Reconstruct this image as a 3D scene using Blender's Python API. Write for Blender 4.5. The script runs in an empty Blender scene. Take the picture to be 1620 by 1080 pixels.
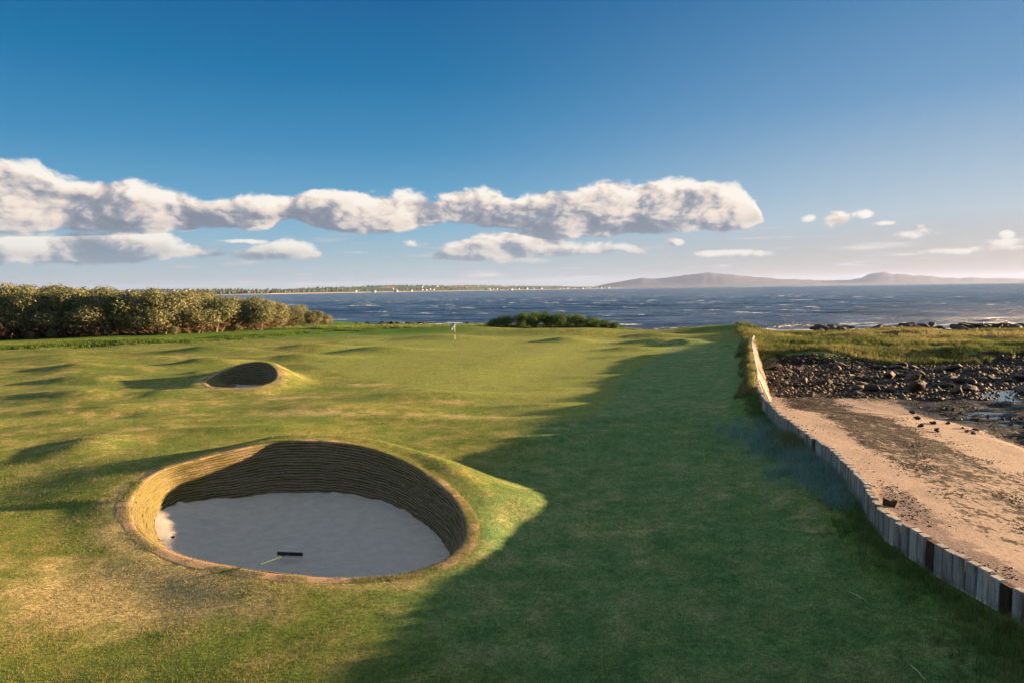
import bpy, bmesh, math, random
import numpy as np
from mathutils import Vector, Matrix, Euler

random.seed(7)
R = math.radians
SC = bpy.context.scene
COL = SC.collection

# ------------------------------------------------------------------ camera
CAM_H = 5.2
F = 1080.0                                   # focal length in photo pixels (photo 1620x1080)
cam = bpy.data.cameras.new('camera')
cam.sensor_width = 36.0; cam.lens = 24.0; cam.clip_start = 0.1; cam.clip_end = 80000
camo = bpy.data.objects.new('camera', cam); COL.objects.link(camo)
M3 = (Matrix.Rotation(R(90 - 4.35), 3, 'X') @ Matrix.Rotation(R(-0.765), 3, 'Z'))
camo.matrix_world = Matrix.Translation((0, 0, CAM_H)) @ M3.to_4x4()
SC.camera = camo

# ------------------------------------------------------------------ sun, sky, exposure
SUN_AZ = 76.0        # degrees right of the view direction (+Y)
SUN_EL = 6.5
sun = bpy.data.lights.new('sun', 'SUN'); sun.energy = 5.0; sun.angle = R(0.55)
sun.color = (1.0, 0.66, 0.36)
suno = bpy.data.objects.new('sun', sun); COL.objects.link(suno)
sdir = Vector((math.sin(R(SUN_AZ)) * math.cos(R(SUN_EL)), math.cos(R(SUN_AZ)) * math.cos(R(SUN_EL)), math.sin(R(SUN_EL))))
suno.rotation_euler = sdir.to_track_quat('Z', 'Y').to_euler()
SC.view_settings.view_transform = 'Standard'
SC.view_settings.look = 'None'
SC.view_settings.gamma = 1.0
SC.view_settings.exposure = 2.75
SC.cycles.use_denoising = True
SC.cycles.max_bounces = 6
SC.cycles.diffuse_bounces = 3
SC.cycles.glossy_bounces = 2
SC.cycles.transmission_bounces = 2
SC.cycles.volume_bounces = 0
SC.cycles.transparent_max_bounces = 6


def ray_px(px, py):
    """direction through a photo pixel, from the camera"""
    return M3 @ Vector(((px - 810.0) / F, -(py - 540.0) / F, -1.0))


def angles(px, py):
    d = ray_px(px, py)
    return math.atan2(d.x, d.y), d.z / math.hypot(d.x, d.y)


# ------------------------------------------------------------------ node helpers
class NT:
    def __init__(self, tree):
        self.t = tree; self.n = tree.nodes; self.l = tree.links

    def new(self, typ, **kw):
        nd = self.n.new(typ)
        for k, v in kw.items():
            setattr(nd, k, v)
        return nd

    def put(self, sock, val):
        if val is None: return
        if isinstance(val, bpy.types.NodeSocket): self.l.new(val, sock)
        elif isinstance(val, (tuple, list)) and sock.type == 'RGBA' and len(val) == 3: sock.default_value = (*val, 1)
        else: sock.default_value = val

    def math(self, op, a, b=None, c=None, clamp=False):
        nd = self.new('ShaderNodeMath', operation=op, use_clamp=clamp)
        for i, v in enumerate((a, b, c)): self.put(nd.inputs[i], v)
        return nd.outputs[0]

    def vec(self, op, a, b=None, scale=None):
        nd = self.new('ShaderNodeVectorMath', operation=op)
        self.put(nd.inputs[0], a)
        if b is not None: self.put(nd.inputs[1], b)
        if scale is not None: self.put(nd.inputs['Scale'], scale)
        return nd.outputs['Value'] if op in ('DOT_PRODUCT', 'LENGTH', 'DISTANCE') else nd.outputs['Vector']

    def noise(self, vec, scale, detail=4, rough=0.55, dist=0.0, col=False, lac=2.0):
        nd = self.new('ShaderNodeTexNoise')
        self.put(nd.inputs['Vector'], vec)
        for k, v in (('Scale', scale), ('Detail', detail), ('Roughness', rough), ('Distortion', dist), ('Lacunarity', lac)): self.put(nd.inputs[k], v)
        return nd.outputs['Color' if col else 'Fac']

    def ramp(self, fac, stops, interp='LINEAR'):
        nd = self.new('ShaderNodeValToRGB'); cr = nd.color_ramp; cr.interpolation = interp
        while len(cr.elements) < len(stops): cr.elements.new(0.5)
        for e, (p, c) in zip(cr.elements, stops):
            e.position = p; e.color = (c, c, c, 1) if isinstance(c, (int, float)) else (*c[:3], 1)
        self.put(nd.inputs[0], fac)
        return nd.outputs[0]

    def mix(self, fac, a, b, mode='MIX'):
        nd = self.new('ShaderNodeMix', data_type='RGBA', blend_type=mode)
        self.put(nd.inputs[0], fac); self.put(nd.inputs[6], a); self.put(nd.inputs[7], b)
        return nd.outputs[2]

    def maprange(self, v, a, b, c=0.0, d=1.0, smooth=True):
        nd = self.new('ShaderNodeMapRange', interpolation_type='SMOOTHSTEP' if smooth else 'LINEAR')
        for i, x in enumerate((v, a, b, c, d)): self.put(nd.inputs[i], x)
        return nd.outputs[0]

    def attr(self, name, out='Fac'):
        nd = self.new('ShaderNodeAttribute'); nd.attribute_name = name
        return nd.outputs[out]

    def mapping(self, vec, scale=(1, 1, 1), rot=(0, 0, 0), loc=(0, 0, 0)):
        nd = self.new('ShaderNodeMapping')
        self.put(nd.inputs['Vector'], vec); nd.inputs['Scale'].default_value = scale
        nd.inputs['Rotation'].default_value = rot; nd.inputs['Location'].default_value = loc
        return nd.outputs[0]

    def bump(self, h, strength=0.5, dist=0.05, normal=None):
        nd = self.new('ShaderNodeBump'); self.put(nd.inputs['Height'], h)
        nd.inputs['Strength'].default_value = strength; nd.inputs['Distance'].default_value = dist
        if normal is not None: self.put(nd.inputs['Normal'], normal)
        return nd.outputs[0]


def material(name, rough=0.9, spec=0.2):
    m = bpy.data.materials.new(name); m.use_nodes = True
    t = NT(m.node_tree)
    b = m.node_tree.nodes['Principled BSDF']
    b.inputs['Roughness'].default_value = rough
    b.inputs['Specular IOR Level'].default_value = spec
    return m, t, b


def simple(name, stops, scale=3.0, rough=0.9, spec=0.2, bump=0.0, bscale=None, bdist=0.02, detail=5, stretch=(1, 1, 1), metal=0.0, coord='Object', perobj=0.0):
    """a noise coloured material"""
    m, t, b = material(name, rough, spec)
    co = t.new('ShaderNodeTexCoord').outputs[coord]
    v = t.mapping(co, stretch)
    n = t.noise(v, scale, detail, 0.6)
    c = t.ramp(n, stops)
    if perobj:
        oi = t.new('ShaderNodeObjectInfo').outputs['Random']
        hs = t.new('ShaderNodeHueSaturation')
        t.put(hs.inputs['Color'], c)
        t.put(hs.inputs['Value'], t.math('MULTIPLY_ADD', oi, perobj * 2, 1 - perobj))
        c = hs.outputs[0]
    t.put(b.inputs['Base Color'], c)
    b.inputs['Metallic'].default_value = metal
    if bump:
        h = t.noise(v, bscale or scale * 3, 6, 0.65)
        t.put(b.inputs['Normal'], t.bump(h, bump, bdist))
    return m


# ------------------------------------------------------------------ object helpers
def tag(o, label=None, cat=None, group=None, kind=None):
    for k, v in (('label', label), ('category', cat), ('group', group), ('kind', kind)):
        if v: o[k] = v
    return o


def np_mesh(name, verts, faces, mat=None, parent=None, smooth=False, attrs=None, mats=None, midx=None):
    """verts (n,3), faces (m,3) or (m,4) arrays -> ONE mesh object"""
    verts = np.asarray(verts, dtype=np.float32); faces = np.asarray(faces, dtype=np.int32)
    me = bpy.data.meshes.new(name)
    me.vertices.add(len(verts)); me.vertices.foreach_set('co', verts.ravel())
    k = faces.shape[1]
    me.loops.add(faces.size); me.loops.foreach_set('vertex_index', faces.ravel())
    me.polygons.add(len(faces)); me.polygons.foreach_set('loop_start', np.arange(0, faces.size, k, dtype=np.int32))
    me.update(calc_edges=True)
    if smooth: me.polygons.foreach_set('use_smooth', np.ones(len(faces), dtype=bool))
    for an, av in (attrs or {}).items():
        a = me.attributes.new(an, 'FLOAT', 'POINT'); a.data.foreach_set('value', np.asarray(av, dtype=np.float32))
    for mm in (mats or ([mat] if mat else [])): me.materials.append(mm)
    if midx is not None: me.polygons.foreach_set('material_index', np.asarray(midx, dtype=np.int32))
    me.validate()
    o = bpy.data.objects.new(name, me); COL.objects.link(o)
    if parent: o.parent = parent
    return o


def empty(name, loc=(0, 0, 0), rz=0.0):
    o = bpy.data.objects.new(name, None); COL.objects.link(o)
    o.location = loc; o.rotation_euler = (0, 0, rz); o.empty_display_size = 0.2
    return o


def grid_faces(nr, nc, wrap=False):
    i = np.arange(nr - 1)[:, None]; j = np.arange(nc if wrap else nc - 1)[None, :]
    j2 = (j + 1) % nc if wrap else j + 1
    a = i * nc + j; b = i * nc + j2; c = (i + 1) * nc + j2; d = (i + 1) * nc + j
    return np.stack([a, b, c, d], -1).reshape(-1, 4)


def copy_tree(o, parent=None):
    c = o.copy(); COL.objects.link(c); c.parent = parent
    for ch in list(o.children): copy_tree(ch, c)
    return c


# ------------------------------------------------------------------ numpy noise
def _hash(ix, iy, iz, seed):
    h = (ix.astype(np.int64) * 374761393 + iy.astype(np.int64) * 668265263 + iz.astype(np.int64) * 2147483647 + seed * 974634777) & 0xffffffff
    h = ((h ^ (h >> 13)) * 1274126177) & 0xffffffff
    h = ((h ^ (h >> 16)) * 2246822519) & 0xffffffff
    return ((h ^ (h >> 15)) & 0xffffff) / float(0xffffff)


def vnoise(x, y, z=None, seed=0):
    x = np.asarray(x, float); y = np.asarray(y, float)
    z = np.zeros_like(x) if z is None else np.asarray(z, float)
    x, y, z = np.broadcast_arrays(x, y, z)
    x0 = np.floor(x); y0 = np.floor(y); z0 = np.floor(z)
    fx, fy, fz = x - x0, y - y0, z - z0
    ux, uy, uz = [f * f * f * (f * (f * 6 - 15) + 10) for f in (fx, fy, fz)]
    r = 0
    for dz in ((0, 1) if np.any(fz) else (0,)):
        wz = uz if dz else 1 - uz
        for dy in (0, 1):
            wy = uy if dy else 1 - uy
            for dx in (0, 1):
                wx = ux if dx else 1 - ux
                r = r + _hash(x0 + dx, y0 + dy, z0 + dz, seed) * wx * wy * wz
    return r * 2 - 1


def fbm(x, y, z=None, oct=4, seed=0, gain=0.5):
    r = 0; a = 1; s = 0; f = 1.0
    for i in range(oct):
        r = r + a * vnoise(x * f + i * 17.3, y * f - i * 9.1, None if z is None else z * f, seed + i); s += a; a *= gain; f *= 2.03
    return r / s


def sstep(a, b, x):
    t = np.clip((np.asarray(x, float) - a) / (b - a), 0, 1)
    return t * t * (3 - 2 * t)


# ------------------------------------------------------------------ the lie of the land (metres; sea at SEA)
SEA = -3.2
WALL_P = np.array([(-60, 11.5), (-30, 9.2), (0, 7.95), (8, 7.62), (10.4, 7.58), (11.8, 7.4), (13.4, 7.42), (14.6, 7.75), (15.7, 8.15), (18.3, 8.8), (20.3, 9.05), (23.8, 9.5),
                   (27.9, 10.3), (31.5, 11.3), (36, 12.9), (42, 14.9), (52.5, 18.4), (58, 20.4), (66, 23.5), (90, 30), (400, 60)])
_wy = np.linspace(-60, 400, 1400)
_wx = np.interp(_wy, WALL_P[:, 0], WALL_P[:, 1])
_k = np.exp(-np.linspace(-2, 2, 5) ** 2); _k /= _k.sum()
_wx[2:-2] = np.convolve(_wx, _k, 'valid')


def WX(y):
    return np.interp(y, _wy, _wx)


def ring_mound(x, y, cx, cy, rx, ry, h, peak, outer, pw=1.15, rot=0.0):
    dx, dy = x - cx, y - cy
    ca, sa = math.cos(rot), math.sin(rot)
    ex, ey = (dx * ca + dy * sa) / rx, (-dx * sa + dy * ca) / ry
    r = np.hypot(ex, ey); th = np.arctan2(dy, dx)
    w = ((1 + np.cos(th - peak)) / 2) ** pw
    m = np.where(r < 1.08, (r / 1.08), np.exp(-((r - 1.08) / outer) ** 2))
    return h * w * m


def at_z(px, py, z):
    d = ray_px(px, py); t = (z - CAM_H) / d.z
    return np.array([d.x * t, d.y * t, z])


def closed_curve(pts, n):
    """smooth closed curve through points, resampled to n"""
    P = np.array(pts, float); m = len(P); out = []
    for i in range(m):
        p0, p1, p2, p3 = P[(i - 1) % m], P[i], P[(i + 1) % m], P[(i + 2) % m]
        for t in np.linspace(0, 1, 20, endpoint=False):
            out.append(0.5 * ((2 * p1) + (-p0 + p2) * t + (2 * p0 - 5 * p1 + 4 * p2 - p3) * t * t + (-p0 + 3 * p1 - 3 * p2 + p3) * t ** 3))
    out = np.array(out)
    for _ in range(6): out = (np.roll(out, 1, 0) + out * 2 + np.roll(out, -1, 0)) / 4
    seg = np.linalg.norm(np.roll(out, -1, 0)[:, :2] - out[:, :2], axis=1)
    cum = np.concatenate([[0], np.cumsum(seg)]); tt = np.linspace(0, cum[-1], n, endpoint=False)
    ext = np.vstack([out, out[:1]])
    return np.stack([np.interp(tt, cum, ext[:, k]) for k in range(out.shape[1])], 1)


RIM1_PX = [(207, 800, -.10), (213, 830, -.22), (240, 857, -.32), (290, 879, -.38), (350, 893, -.40), (420, 905, -.40), (500, 913, -.45), (580, 913, -.48), (640, 907, -.48), (692, 892, -.46), (724, 870, -.42),
           (738, 845, -.33), (733, 815, -.18), (715, 785, -.02), (680, 755, .06), (640, 730, .18), (590, 711, .34), (535, 700, .47), (480, 697, .54), (430, 700, .52), (380, 710, .45), (320, 724, .33), (270, 738, .20), (235, 757, .07), (214, 780, -.02)]
RIM2_PX = [(326, 604, -.25), (334, 611, -.25), (360, 613, -.25), (400, 612, -.22), (428, 605, -.15), (438, 595, .05), (435, 583, .36), (420, 573, .55), (395, 573, .55), (365, 582, .25), (343, 592, 0)]
rim1 = closed_curve([at_z(px, py, z)[:2] for px, py, z in RIM1_PX], 160)
rim2 = closed_curve([at_z(px, py, z)[:2] for px, py, z in RIM2_PX], 90)


def rim_dist(x, y, rim):
    """signed distance to the rim, negative inside"""
    x = np.asarray(x, float); y = np.asarray(y, float)
    c = rim.mean(0); out = np.full(x.shape, 99.0)
    m = np.hypot(x - c[0], y - c[1]) < 14
    if not m.any(): return out
    X, Y = x[m], y[m]
    d = np.full(X.shape, 1e9); inside = np.zeros(X.shape, bool)
    n = len(rim)
    for i in range(n):
        a, b = rim[i], rim[(i + 1) % n]; ab = b - a
        t = np.clip(((X - a[0]) * ab[0] + (Y - a[1]) * ab[1]) / (ab @ ab), 0, 1)
        d = np.minimum(d, np.hypot(X - a[0] - t * ab[0], Y - a[1] - t * ab[1]))
        cond = ((a[1] > Y) != (b[1] > Y)) & (X < (b[0] - a[0]) * (Y - a[1]) / ((b[1] - a[1]) + 1e-12) + a[0])
        inside ^= cond
    out[m] = np.where(inside, -d, d)
    return out



RIMZ = []
for rim_, pxs in ((rim1, RIM1_PX), (rim2, RIM2_PX)):
    ctrl = closed_curve([at_z(*p) for p in pxs], 160)
    RIMZ.append(np.array([ctrl[np.argmin(np.hypot(ctrl[:, 0] - a, ctrl[:, 1] - b)), 2] for a, b in rim_]))


def rim_field(x, y, rim, rz, out, inn):
    """pulls the land to the height of the rim near it; returns (weight, height)"""
    x = np.asarray(x, float); y = np.asarray(y, float); c = rim.mean(0)
    wgt = np.zeros(x.shape); hh = np.zeros(x.shape)
    m = np.hypot(x - c[0], y - c[1]) < 12
    dd = np.full(x.shape, 99.0)
    if not m.any(): return wgt, hh, dd
    X, Y = x[m], y[m]; n = len(rim)
    sw = np.zeros(X.shape); sz = np.zeros(X.shape)
    dmin = np.full(X.shape, 1e9)
    for i in range(0, n):
        d2 = (X - rim[i, 0]) ** 2 + (Y - rim[i, 1]) ** 2
        k = 1 / (d2 + 0.004) ** 2
        sw += k; sz += k * rz[i]; dmin = np.minimum(dmin, d2)
    d = np.sqrt(dmin); th = np.arctan2(Y - c[1], X - c[0])
    o = out(th)
    wgt[m] = np.exp(-(np.maximum(d - 0.25, 0) / o) ** 2); hh[m] = sz / sw
    dd[m] = d
    return wgt, hh, dd


MOUND = [(-7.8, 22.4, 2.3, 0.75, -4, 0.30), (-4.6, 22.0, 2.0, 0.75, -14, 0.30), (-2.3, 20.8, 1.6, 1.0, -38, 0.18), (-0.6, 19.1, 1.7, 1.2, -42, 0.24), (0.1, 17.3, 1.1, 1.0, -42, 0.26)]
BUMPS = [(1.6, 26.3, 2.4, 0.38, 3, 0.13), (-0.5, 24.2, 3.5, 0.7, 3, -0.08), (-0.6, 31.6, 3.2, 0.8, 3, -0.10), (1.4, 33.6, 2.2, 0.5, 3, 0.10), (2.2, 38.5, 2.4, 0.7, 3, 0.10), (5.5, 44.5, 2.6, 0.7, 5, 0.10), 
  (16.8, 67, 2.4, 1.2, 0, 0.50), (5.8, 72.5, 2.8, 1.3, 0, 0.42), (0, 82, 15, 1.3, 2, 0.30), (9.5, 57, 2.5, 0.9, 8, 0.18),   # x, y, sx, sy, rot deg, h  (long humps and hollows of the links turf)
    (-15.4, 24.6, 1.1, 1.8, 10, 0.20), (-17.5, 22.0, 1.6, 1.1, 0, -0.10),
    (-20, 33, 2.6, 1.2, 10, 0.22), (-25, 38, 2.8, 1.3, -5, 0.30), (-19, 38.5, 2.4, 1.4, 15, 0.22),
    (-28, 45, 3.2, 1.6, 5, 0.38), (-21, 47, 2.6, 1.2, 0, 0.30), (-33, 52, 3.5, 1.8, 0, 0.45), (-25, 55, 3, 1.3, 5, 0.38),
    (-18, 58, 3.5, 1.3, 5, 0.40), (-12, 64, 4, 1.4, 3, 0.42), (-20, 68, 4, 1.6, 3, 0.45), (-30, 66, 4, 2, 0, 0.4), (-40, 60, 5, 2, 0, 0.4),
    (-36, 40, 3, 1.5, 5, 0.35), (-31, 33, 2.5, 1.4, 0, 0.28), (-8, 78, 5, 1.6, 0, 0.4),
    (-9.5, 33, 2.5, 0.9, 4, 0.13), (-4.0, 30.5, 3.0, 1.0, 3, 0.13), (-3, 36.5, 5, 1.4, 3, 0.22),
    (-11, 27.5, 3.0, 0.8, 4, 0.12),
    (15, 70, 4.5, 1.3, 3, 0.45), (24, 84, 7, 1.6, 0, 0.5), (4, 84, 9, 2.0, 0, 0.55), (-8, 92, 10, 2.5, 0, 0.5), (11, 63, 3.2, 1.0, 4, 0.3),
    (19.5, 60, 2.0, 1.0, 0, 0.35), (16, 78, 4, 1.6, 0, 0.4),
]
B1 = (-5.2, 17.3); B2 = (-15.4, 42.2)


def Z(x, y):
    x = np.asarray(x, float); y = np.asarray(y, float)
    s = x - WX(y)
    # ---- turf side
    t = 0.10 * np.exp(np.minimum(s, 0) / 1.2) - 0.03 - 0.62 * (1 - np.exp(np.minimum(s, 0) / 5.0))
    t = t + 0.42 * sstep(0, 7, -s - 13.5) * (1 - sstep(18, 40, y) * 0.6)
    t = t + 0.16 * sstep(50, 95, y) + 0.45 * np.exp(np.minimum(s, 0) / 0.7) * sstep(26, 33, y) * sstep(64, 56, y)
    t = t - 0.34 * np.exp(-((x - 0.8) / 4.2) ** 2 - ((y - 22.8) / 3.2) ** 2) - 0.16 * np.exp(-((x - 0.8) / 2.4) ** 2 - ((y - 14.5) / 2.4) ** 2)
    for (bx, by, sx, sy, a, h) in BUMPS:
        dx, dy = x - bx, y - by; ca, sa = math.cos(R(a)), math.sin(R(a))
        t = t + 1.25 * h * np.exp(-((dx * ca + dy * sa) / sx) ** 2 - ((-dx * sa + dy * ca) / sy) ** 2)
    und = fbm(x / 7.0, y / 7.0, oct=3, seed=3)
    t = t + 0.05 * und * sstep(1, 5, -s) + 0.17 * fbm(x / 4.6, y / 2.9, oct=2, seed=9) * sstep(12, 19, -x) * sstep(20, 30, y) * sstep(0.3, 2.0, np.hypot((x - B2[0]) / 4.5, (y - B2[1]) / 6.5))
    t = t + 0.012 * fbm(x / 0.9, y / 0.9, oct=2, seed=21)
    for (rim_, rz_, o_) in ((rim1, RIMZ[0], lambda th: 1.05 - 0.35 * np.exp(-((th + 0.7) / 0.5) ** 2) + 0.55 * np.exp(-((th - 0.7) / 0.5) ** 2) + 2.2 * np.exp(-((th - 2.75) / 0.55) ** 2)), (rim2, RIMZ[1], lambda th: 1.3 + 0 * th)):
        w_, h_, d_ = rim_field(x, y, rim_, rz_, o_, None)
        t = t * (1 - w_) + h_ * w_
        if rim_ is rim1:
            for (bx, by, sx, sy, a, h) in MOUND:
                dx, dy = x - bx, y - by; ca, sa = math.cos(R(a)), math.sin(R(a))
                t = t + h * np.exp(-((dx * ca + dy * sa) / sx) ** 2 - ((-dx * sa + dy * ca) / sy) ** 2) * sstep(0.15, 0.95, d_)
    t = t + 0.9 * sstep(30, 60, -x) * sstep(70, 100, y) * sstep(400, 200, y)
    drop = sstep(100 + np.clip(-x, 0, 80) * 0.6, 150 + np.clip(-x, 0, 80) * 0.9, y)
    rt = sstep(10, 26, x)
    drop = drop * (1 - rt) + rt * sstep(88, 116, y)
    t = t * (1 - drop) + drop * (SEA - 0.9)
    # ---- beach side
    ss = np.maximum(s - 0.1, 0)
    start = 0.42 - 1.15 * sstep(26, 34, y)
    b = start - 0.095 * ss * (1 - 0.8 * sstep(27, 35, y)) - 0.0012 * ss ** 2
    b = np.maximum(b, -1.5 - 0.012 * ss)
    b = b + 0.035 * fbm(x / 1.3, y / 1.3, oct=3, seed=31) * sstep(0.3, 1.2, ss)
    rocky = sstep(36, 42, y) * sstep(56, 50, y)
    b = b * (1 - sstep(36, 50, y)) + (-0.75) * sstep(36, 50, y)
    b = b + rocky * 0.12 * fbm(x / 1.5, y / 1.5, oct=3, seed=35)
    dune = sstep(48.5 - 1.6 * np.sin(x * 0.35), 56 - 1.6 * np.sin(x * 0.35), y)
    b = b + dune * (0.80 + 0.55 * fbm(x / 5, y / 4, oct=3, seed=41)) * sstep(120, 60, ss) * (1 + 0.25 * np.exp(-((x - 38) / 6) ** 2 - ((y - 68) / 7) ** 2))
    b = b * (1 - sstep(70, 89, y)) + sstep(70, 89, y) * (-1.65 + 0.25 * fbm(x / 5, y / 3, oct=3, seed=43))
    b = b * (1 - sstep(104, 116, y)) + sstep(104, 116, y) * (SEA - 0.9)
    pool = sstep(7.5, 10, ss) * sstep(30, 26, ss) * sstep(19, 24, y) * sstep(39, 35, y)
    b = b * (1 - pool) + pool * (-1.02 + 0.30 * fbm(x / 2.2, y / 1.1, oct=5, seed=37, gain=0.6))
    b = np.where((ss > 26) & (ss < 45) & (y < 50), np.maximum(b, -0.8), b)
    far = sstep(45, 90, ss)
    b = b * (1 - far) + far * (SEA - 0.6)
    k = sstep(57, 62, y)        # the wall ends: both sides run together
    tb = t * (1 - sstep(0, 6, ss)) + b * sstep(0, 6, ss)
    return np.where(s < 0, t, b * (1 - k) + tb * k)


def on_land(px, py, dz=0.0, tmax=400):
    """the point of the land that shows at a photo pixel (first hit)"""
    d = ray_px(px, py); d = np.array(d) / math.hypot(d.x, d.y)
    ts = np.concatenate([np.arange(4, 60, 0.01), np.arange(60, tmax, 0.05)])
    h = CAM_H + d[2] * ts - Z(d[0] * ts, d[1] * ts) - dz
    i = int(np.argmax(h <= 0)); t = ts[i]
    return np.array([d[0] * t, d[1] * t, CAM_H + d[2] * t - dz])


def axis(fine_a, fine_b, step, lo, hi, grow=1.06, mx=3.0):
    c = list(np.arange(fine_a, fine_b, step)); v, st = c[0], step; left = []
    while v > lo: st = min(st * grow, mx); v -= st; left.append(v)
    v, st = c[-1], step; right = []
    while v < hi: st = min(st * grow, mx); v += st; right.append(v)
    return np.array(left[::-1] + c + right)

#@@MATS
# ------------------------------------------------------------------ materials of the setting
def turf_material():
    m, t, b = material('turf', 0.95, 0.1)
    pos = t.new('ShaderNodeNewGeometry').outputs['Position']
    green = t.attr('green'); lush_lift = t.attr('lush'); tan = t.attr('dry'); rough = t.attr('rough'); shore = t.attr('shore')
    n_big = t.noise(pos, 0.22, 5, 0.6)
    n_mid = t.noise(pos, 1.3, 6, 0.65)
    n_fin = t.noise(pos, 14, 6, 0.75)
    n_ultra = t.noise(pos, 60, 4, 0.8)
    base = t.ramp(n_mid, [(0.28, (0.066, 0.100, 0.018)), (0.46, (0.128, 0.143, 0.030)), (0.60, (0.190, 0.170, 0.048)), (0.76, (0.28, 0.22, 0.088))])
    lush = t.ramp(n_fin, [(0.3, (0.060, 0.100, 0.016)), (0.7, (0.130, 0.158, 0.032))])
    base = t.mix(t.maprange(n_big, 0.45, 0.62), base, lush)
    lc = t.ramp(n_mid, [(0.3, (0.058, 0.135, 0.046)), (0.5, (0.108, 0.178, 0.060)), (0.70, (0.20, 0.215, 0.095))])  # greener turf by the wall, colour also raised to lighten the shadow zone
    base = t.mix(t.math('MULTIPLY', lush_lift, 0.85), base, lc)
    dryc = t.ramp(n_fin, [(0.25, (0.22, 0.18, 0.070)), (0.5, (0.30, 0.24, 0.105)), (0.75, (0.41, 0.32, 0.165))])
    dm = t.math('ADD', tan, t.math('MULTIPLY', t.math('SUBTRACT', n_mid, 0.5), 1.1))
    dm = t.math('MULTIPLY', t.maprange(dm, 0.25, 0.85), t.maprange(tan, 0.0, 0.1))
    c = t.mix(dm, base, dryc)
    grc = t.ramp(n_mid, [(0.3, (0.130, 0.170, 0.030)), (0.7, (0.185, 0.205, 0.050))])
    grc = t.mix(t.maprange(n_big, 0.4, 0.7), grc, (0.165, 0.175, 0.045))
    c = t.mix(t.math('MULTIPLY', green, 0.9), c, grc)
    rc = t.ramp(n_fin, [(0.3, (0.025, 0.07, 0.010)), (0.7, (0.085, 0.16, 0.02))])
    c = t.mix(rough, c, rc)
    shc = t.ramp(n_mid, [(0.35, (0.03, 0.025, 0.02)), (0.65, (0.16, 0.12, 0.08))])
    c = t.mix(shore, c, shc)
    spk = t.math('MULTIPLY', t.maprange(n_fin, 0.25, 0.75, 0.60, 1.40), t.maprange(t.noise(pos, 5.0, 4, 0.7), 0.3, 0.7, 0.80, 1.2))
    c = t.mix(1.0, c, spk, 'MULTIPLY')
    spk2 = t.math('ADD', t.math('MULTIPLY', t.math('SUBTRACT', t.maprange(n_ultra, 0.25, 0.75, 0.55, 1.45), 1.0), t.math('SUBTRACT', 1.0, t.math('MULTIPLY', green, 0.8))), 1.0)
    c = t.mix(1.0, c, spk2, 'MULTIPLY')
    t.put(b.inputs['Base Color'], c)
    h = t.math('ADD', t.math('MULTIPLY', n_fin, 0.7), t.math('MULTIPLY', n_ultra, 0.30))
    b1 = t.bump(h, 0.95, 0.055)
    t.put(b.inputs['Normal'], b1)
    b.inputs['Sheen Weight'].default_value = 0.0
    return m


def beach_material():
    m, t, b = material('beach', 0.95, 0.15)
    pos = t.new('ShaderNodeNewGeometry').outputs['Position']
    weed = t.attr('weed'); grass = t.attr('grass'); wet = t.attr('wet'); debris = t.attr('debris')
    n_big = t.noise(pos, 0.5, 5, 0.6)
    n_mid = t.noise(pos, 2.6, 7, 0.7)
    n_fin = t.noise(pos, 18, 6, 0.75)
    sand = t.ramp(n_fin, [(0.28, (0.11, 0.080, 0.062)), (0.5, (0.225, 0.168, 0.132)), (0.75, (0.36, 0.285, 0.235))])
    shell = t.maprange(t.noise(pos, 45, 3, 0.6), 0.66, 0.72)
    sand = t.mix(t.math('MULTIPLY', shell, 0.7), sand, (0.68, 0.60, 0.52))
    n_dummy = None
    wd = t.ramp(n_fin, [(0.3, (0.003, 0.002, 0.0015)), (0.55, (0.008, 0.005, 0.0035)), (0.8, (0.038, 0.023, 0.014))])
    n_wd = t.noise(t.mapping(pos, (1.0, 0.7, 1.0)), 6.5, 8, 0.78)
    wm = t.math('ADD', weed, t.math('ADD', t.math('MULTIPLY', t.math('SUBTRACT', n_mid, 0.5), 1.5), t.math('MULTIPLY', t.math('SUBTRACT', n_wd, 0.5), 2.4)))
    wm = t.math('MULTIPLY', t.maprange(wm, 0.42, 0.58), t.maprange(weed, 0.02, 0.15))
    c = t.mix(wm, sand, wd)
    db = t.ramp(n_fin, [(0.3, (0.035, 0.024, 0.024)), (0.7, (0.19, 0.135, 0.125))])
    dmk = t.math('ADD', debris, t.math('MULTIPLY', t.math('SUBTRACT', n_mid, 0.5), 1.8))
    c = t.mix(t.math('MULTIPLY', t.maprange(dmk, 0.45, 0.65), t.maprange(debris, 0.02, 0.15)), c, db)
    gc = t.ramp(n_mid, [(0.3, (0.03, 0.055, 0.015)), (0.5, (0.085, 0.115, 0.022)), (0.7, (0.19, 0.15, 0.06))])
    gm = t.maprange(t.math('ADD', grass, t.math('MULTIPLY', t.math('SUBTRACT', n_mid, 0.5), 0.9)), 0.4, 0.6)
    c = t.mix(gm, c, gc)
    t.put(b.inputs['Base Color'], c)
    t.put(b.inputs['Roughness'], t.math('SUBTRACT', 0.95, t.math('MULTIPLY', wet, 0.45)))
    h = t.math('ADD', t.math('MULTIPLY', n_fin, 0.35), t.math('MULTIPLY', t.math('MULTIPLY', n_mid, 1.6), t.math('ADD', 0.25, wm)))
    t.put(b.inputs['Normal'], t.bump(h, 0.9, 0.06))
    return m


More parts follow.
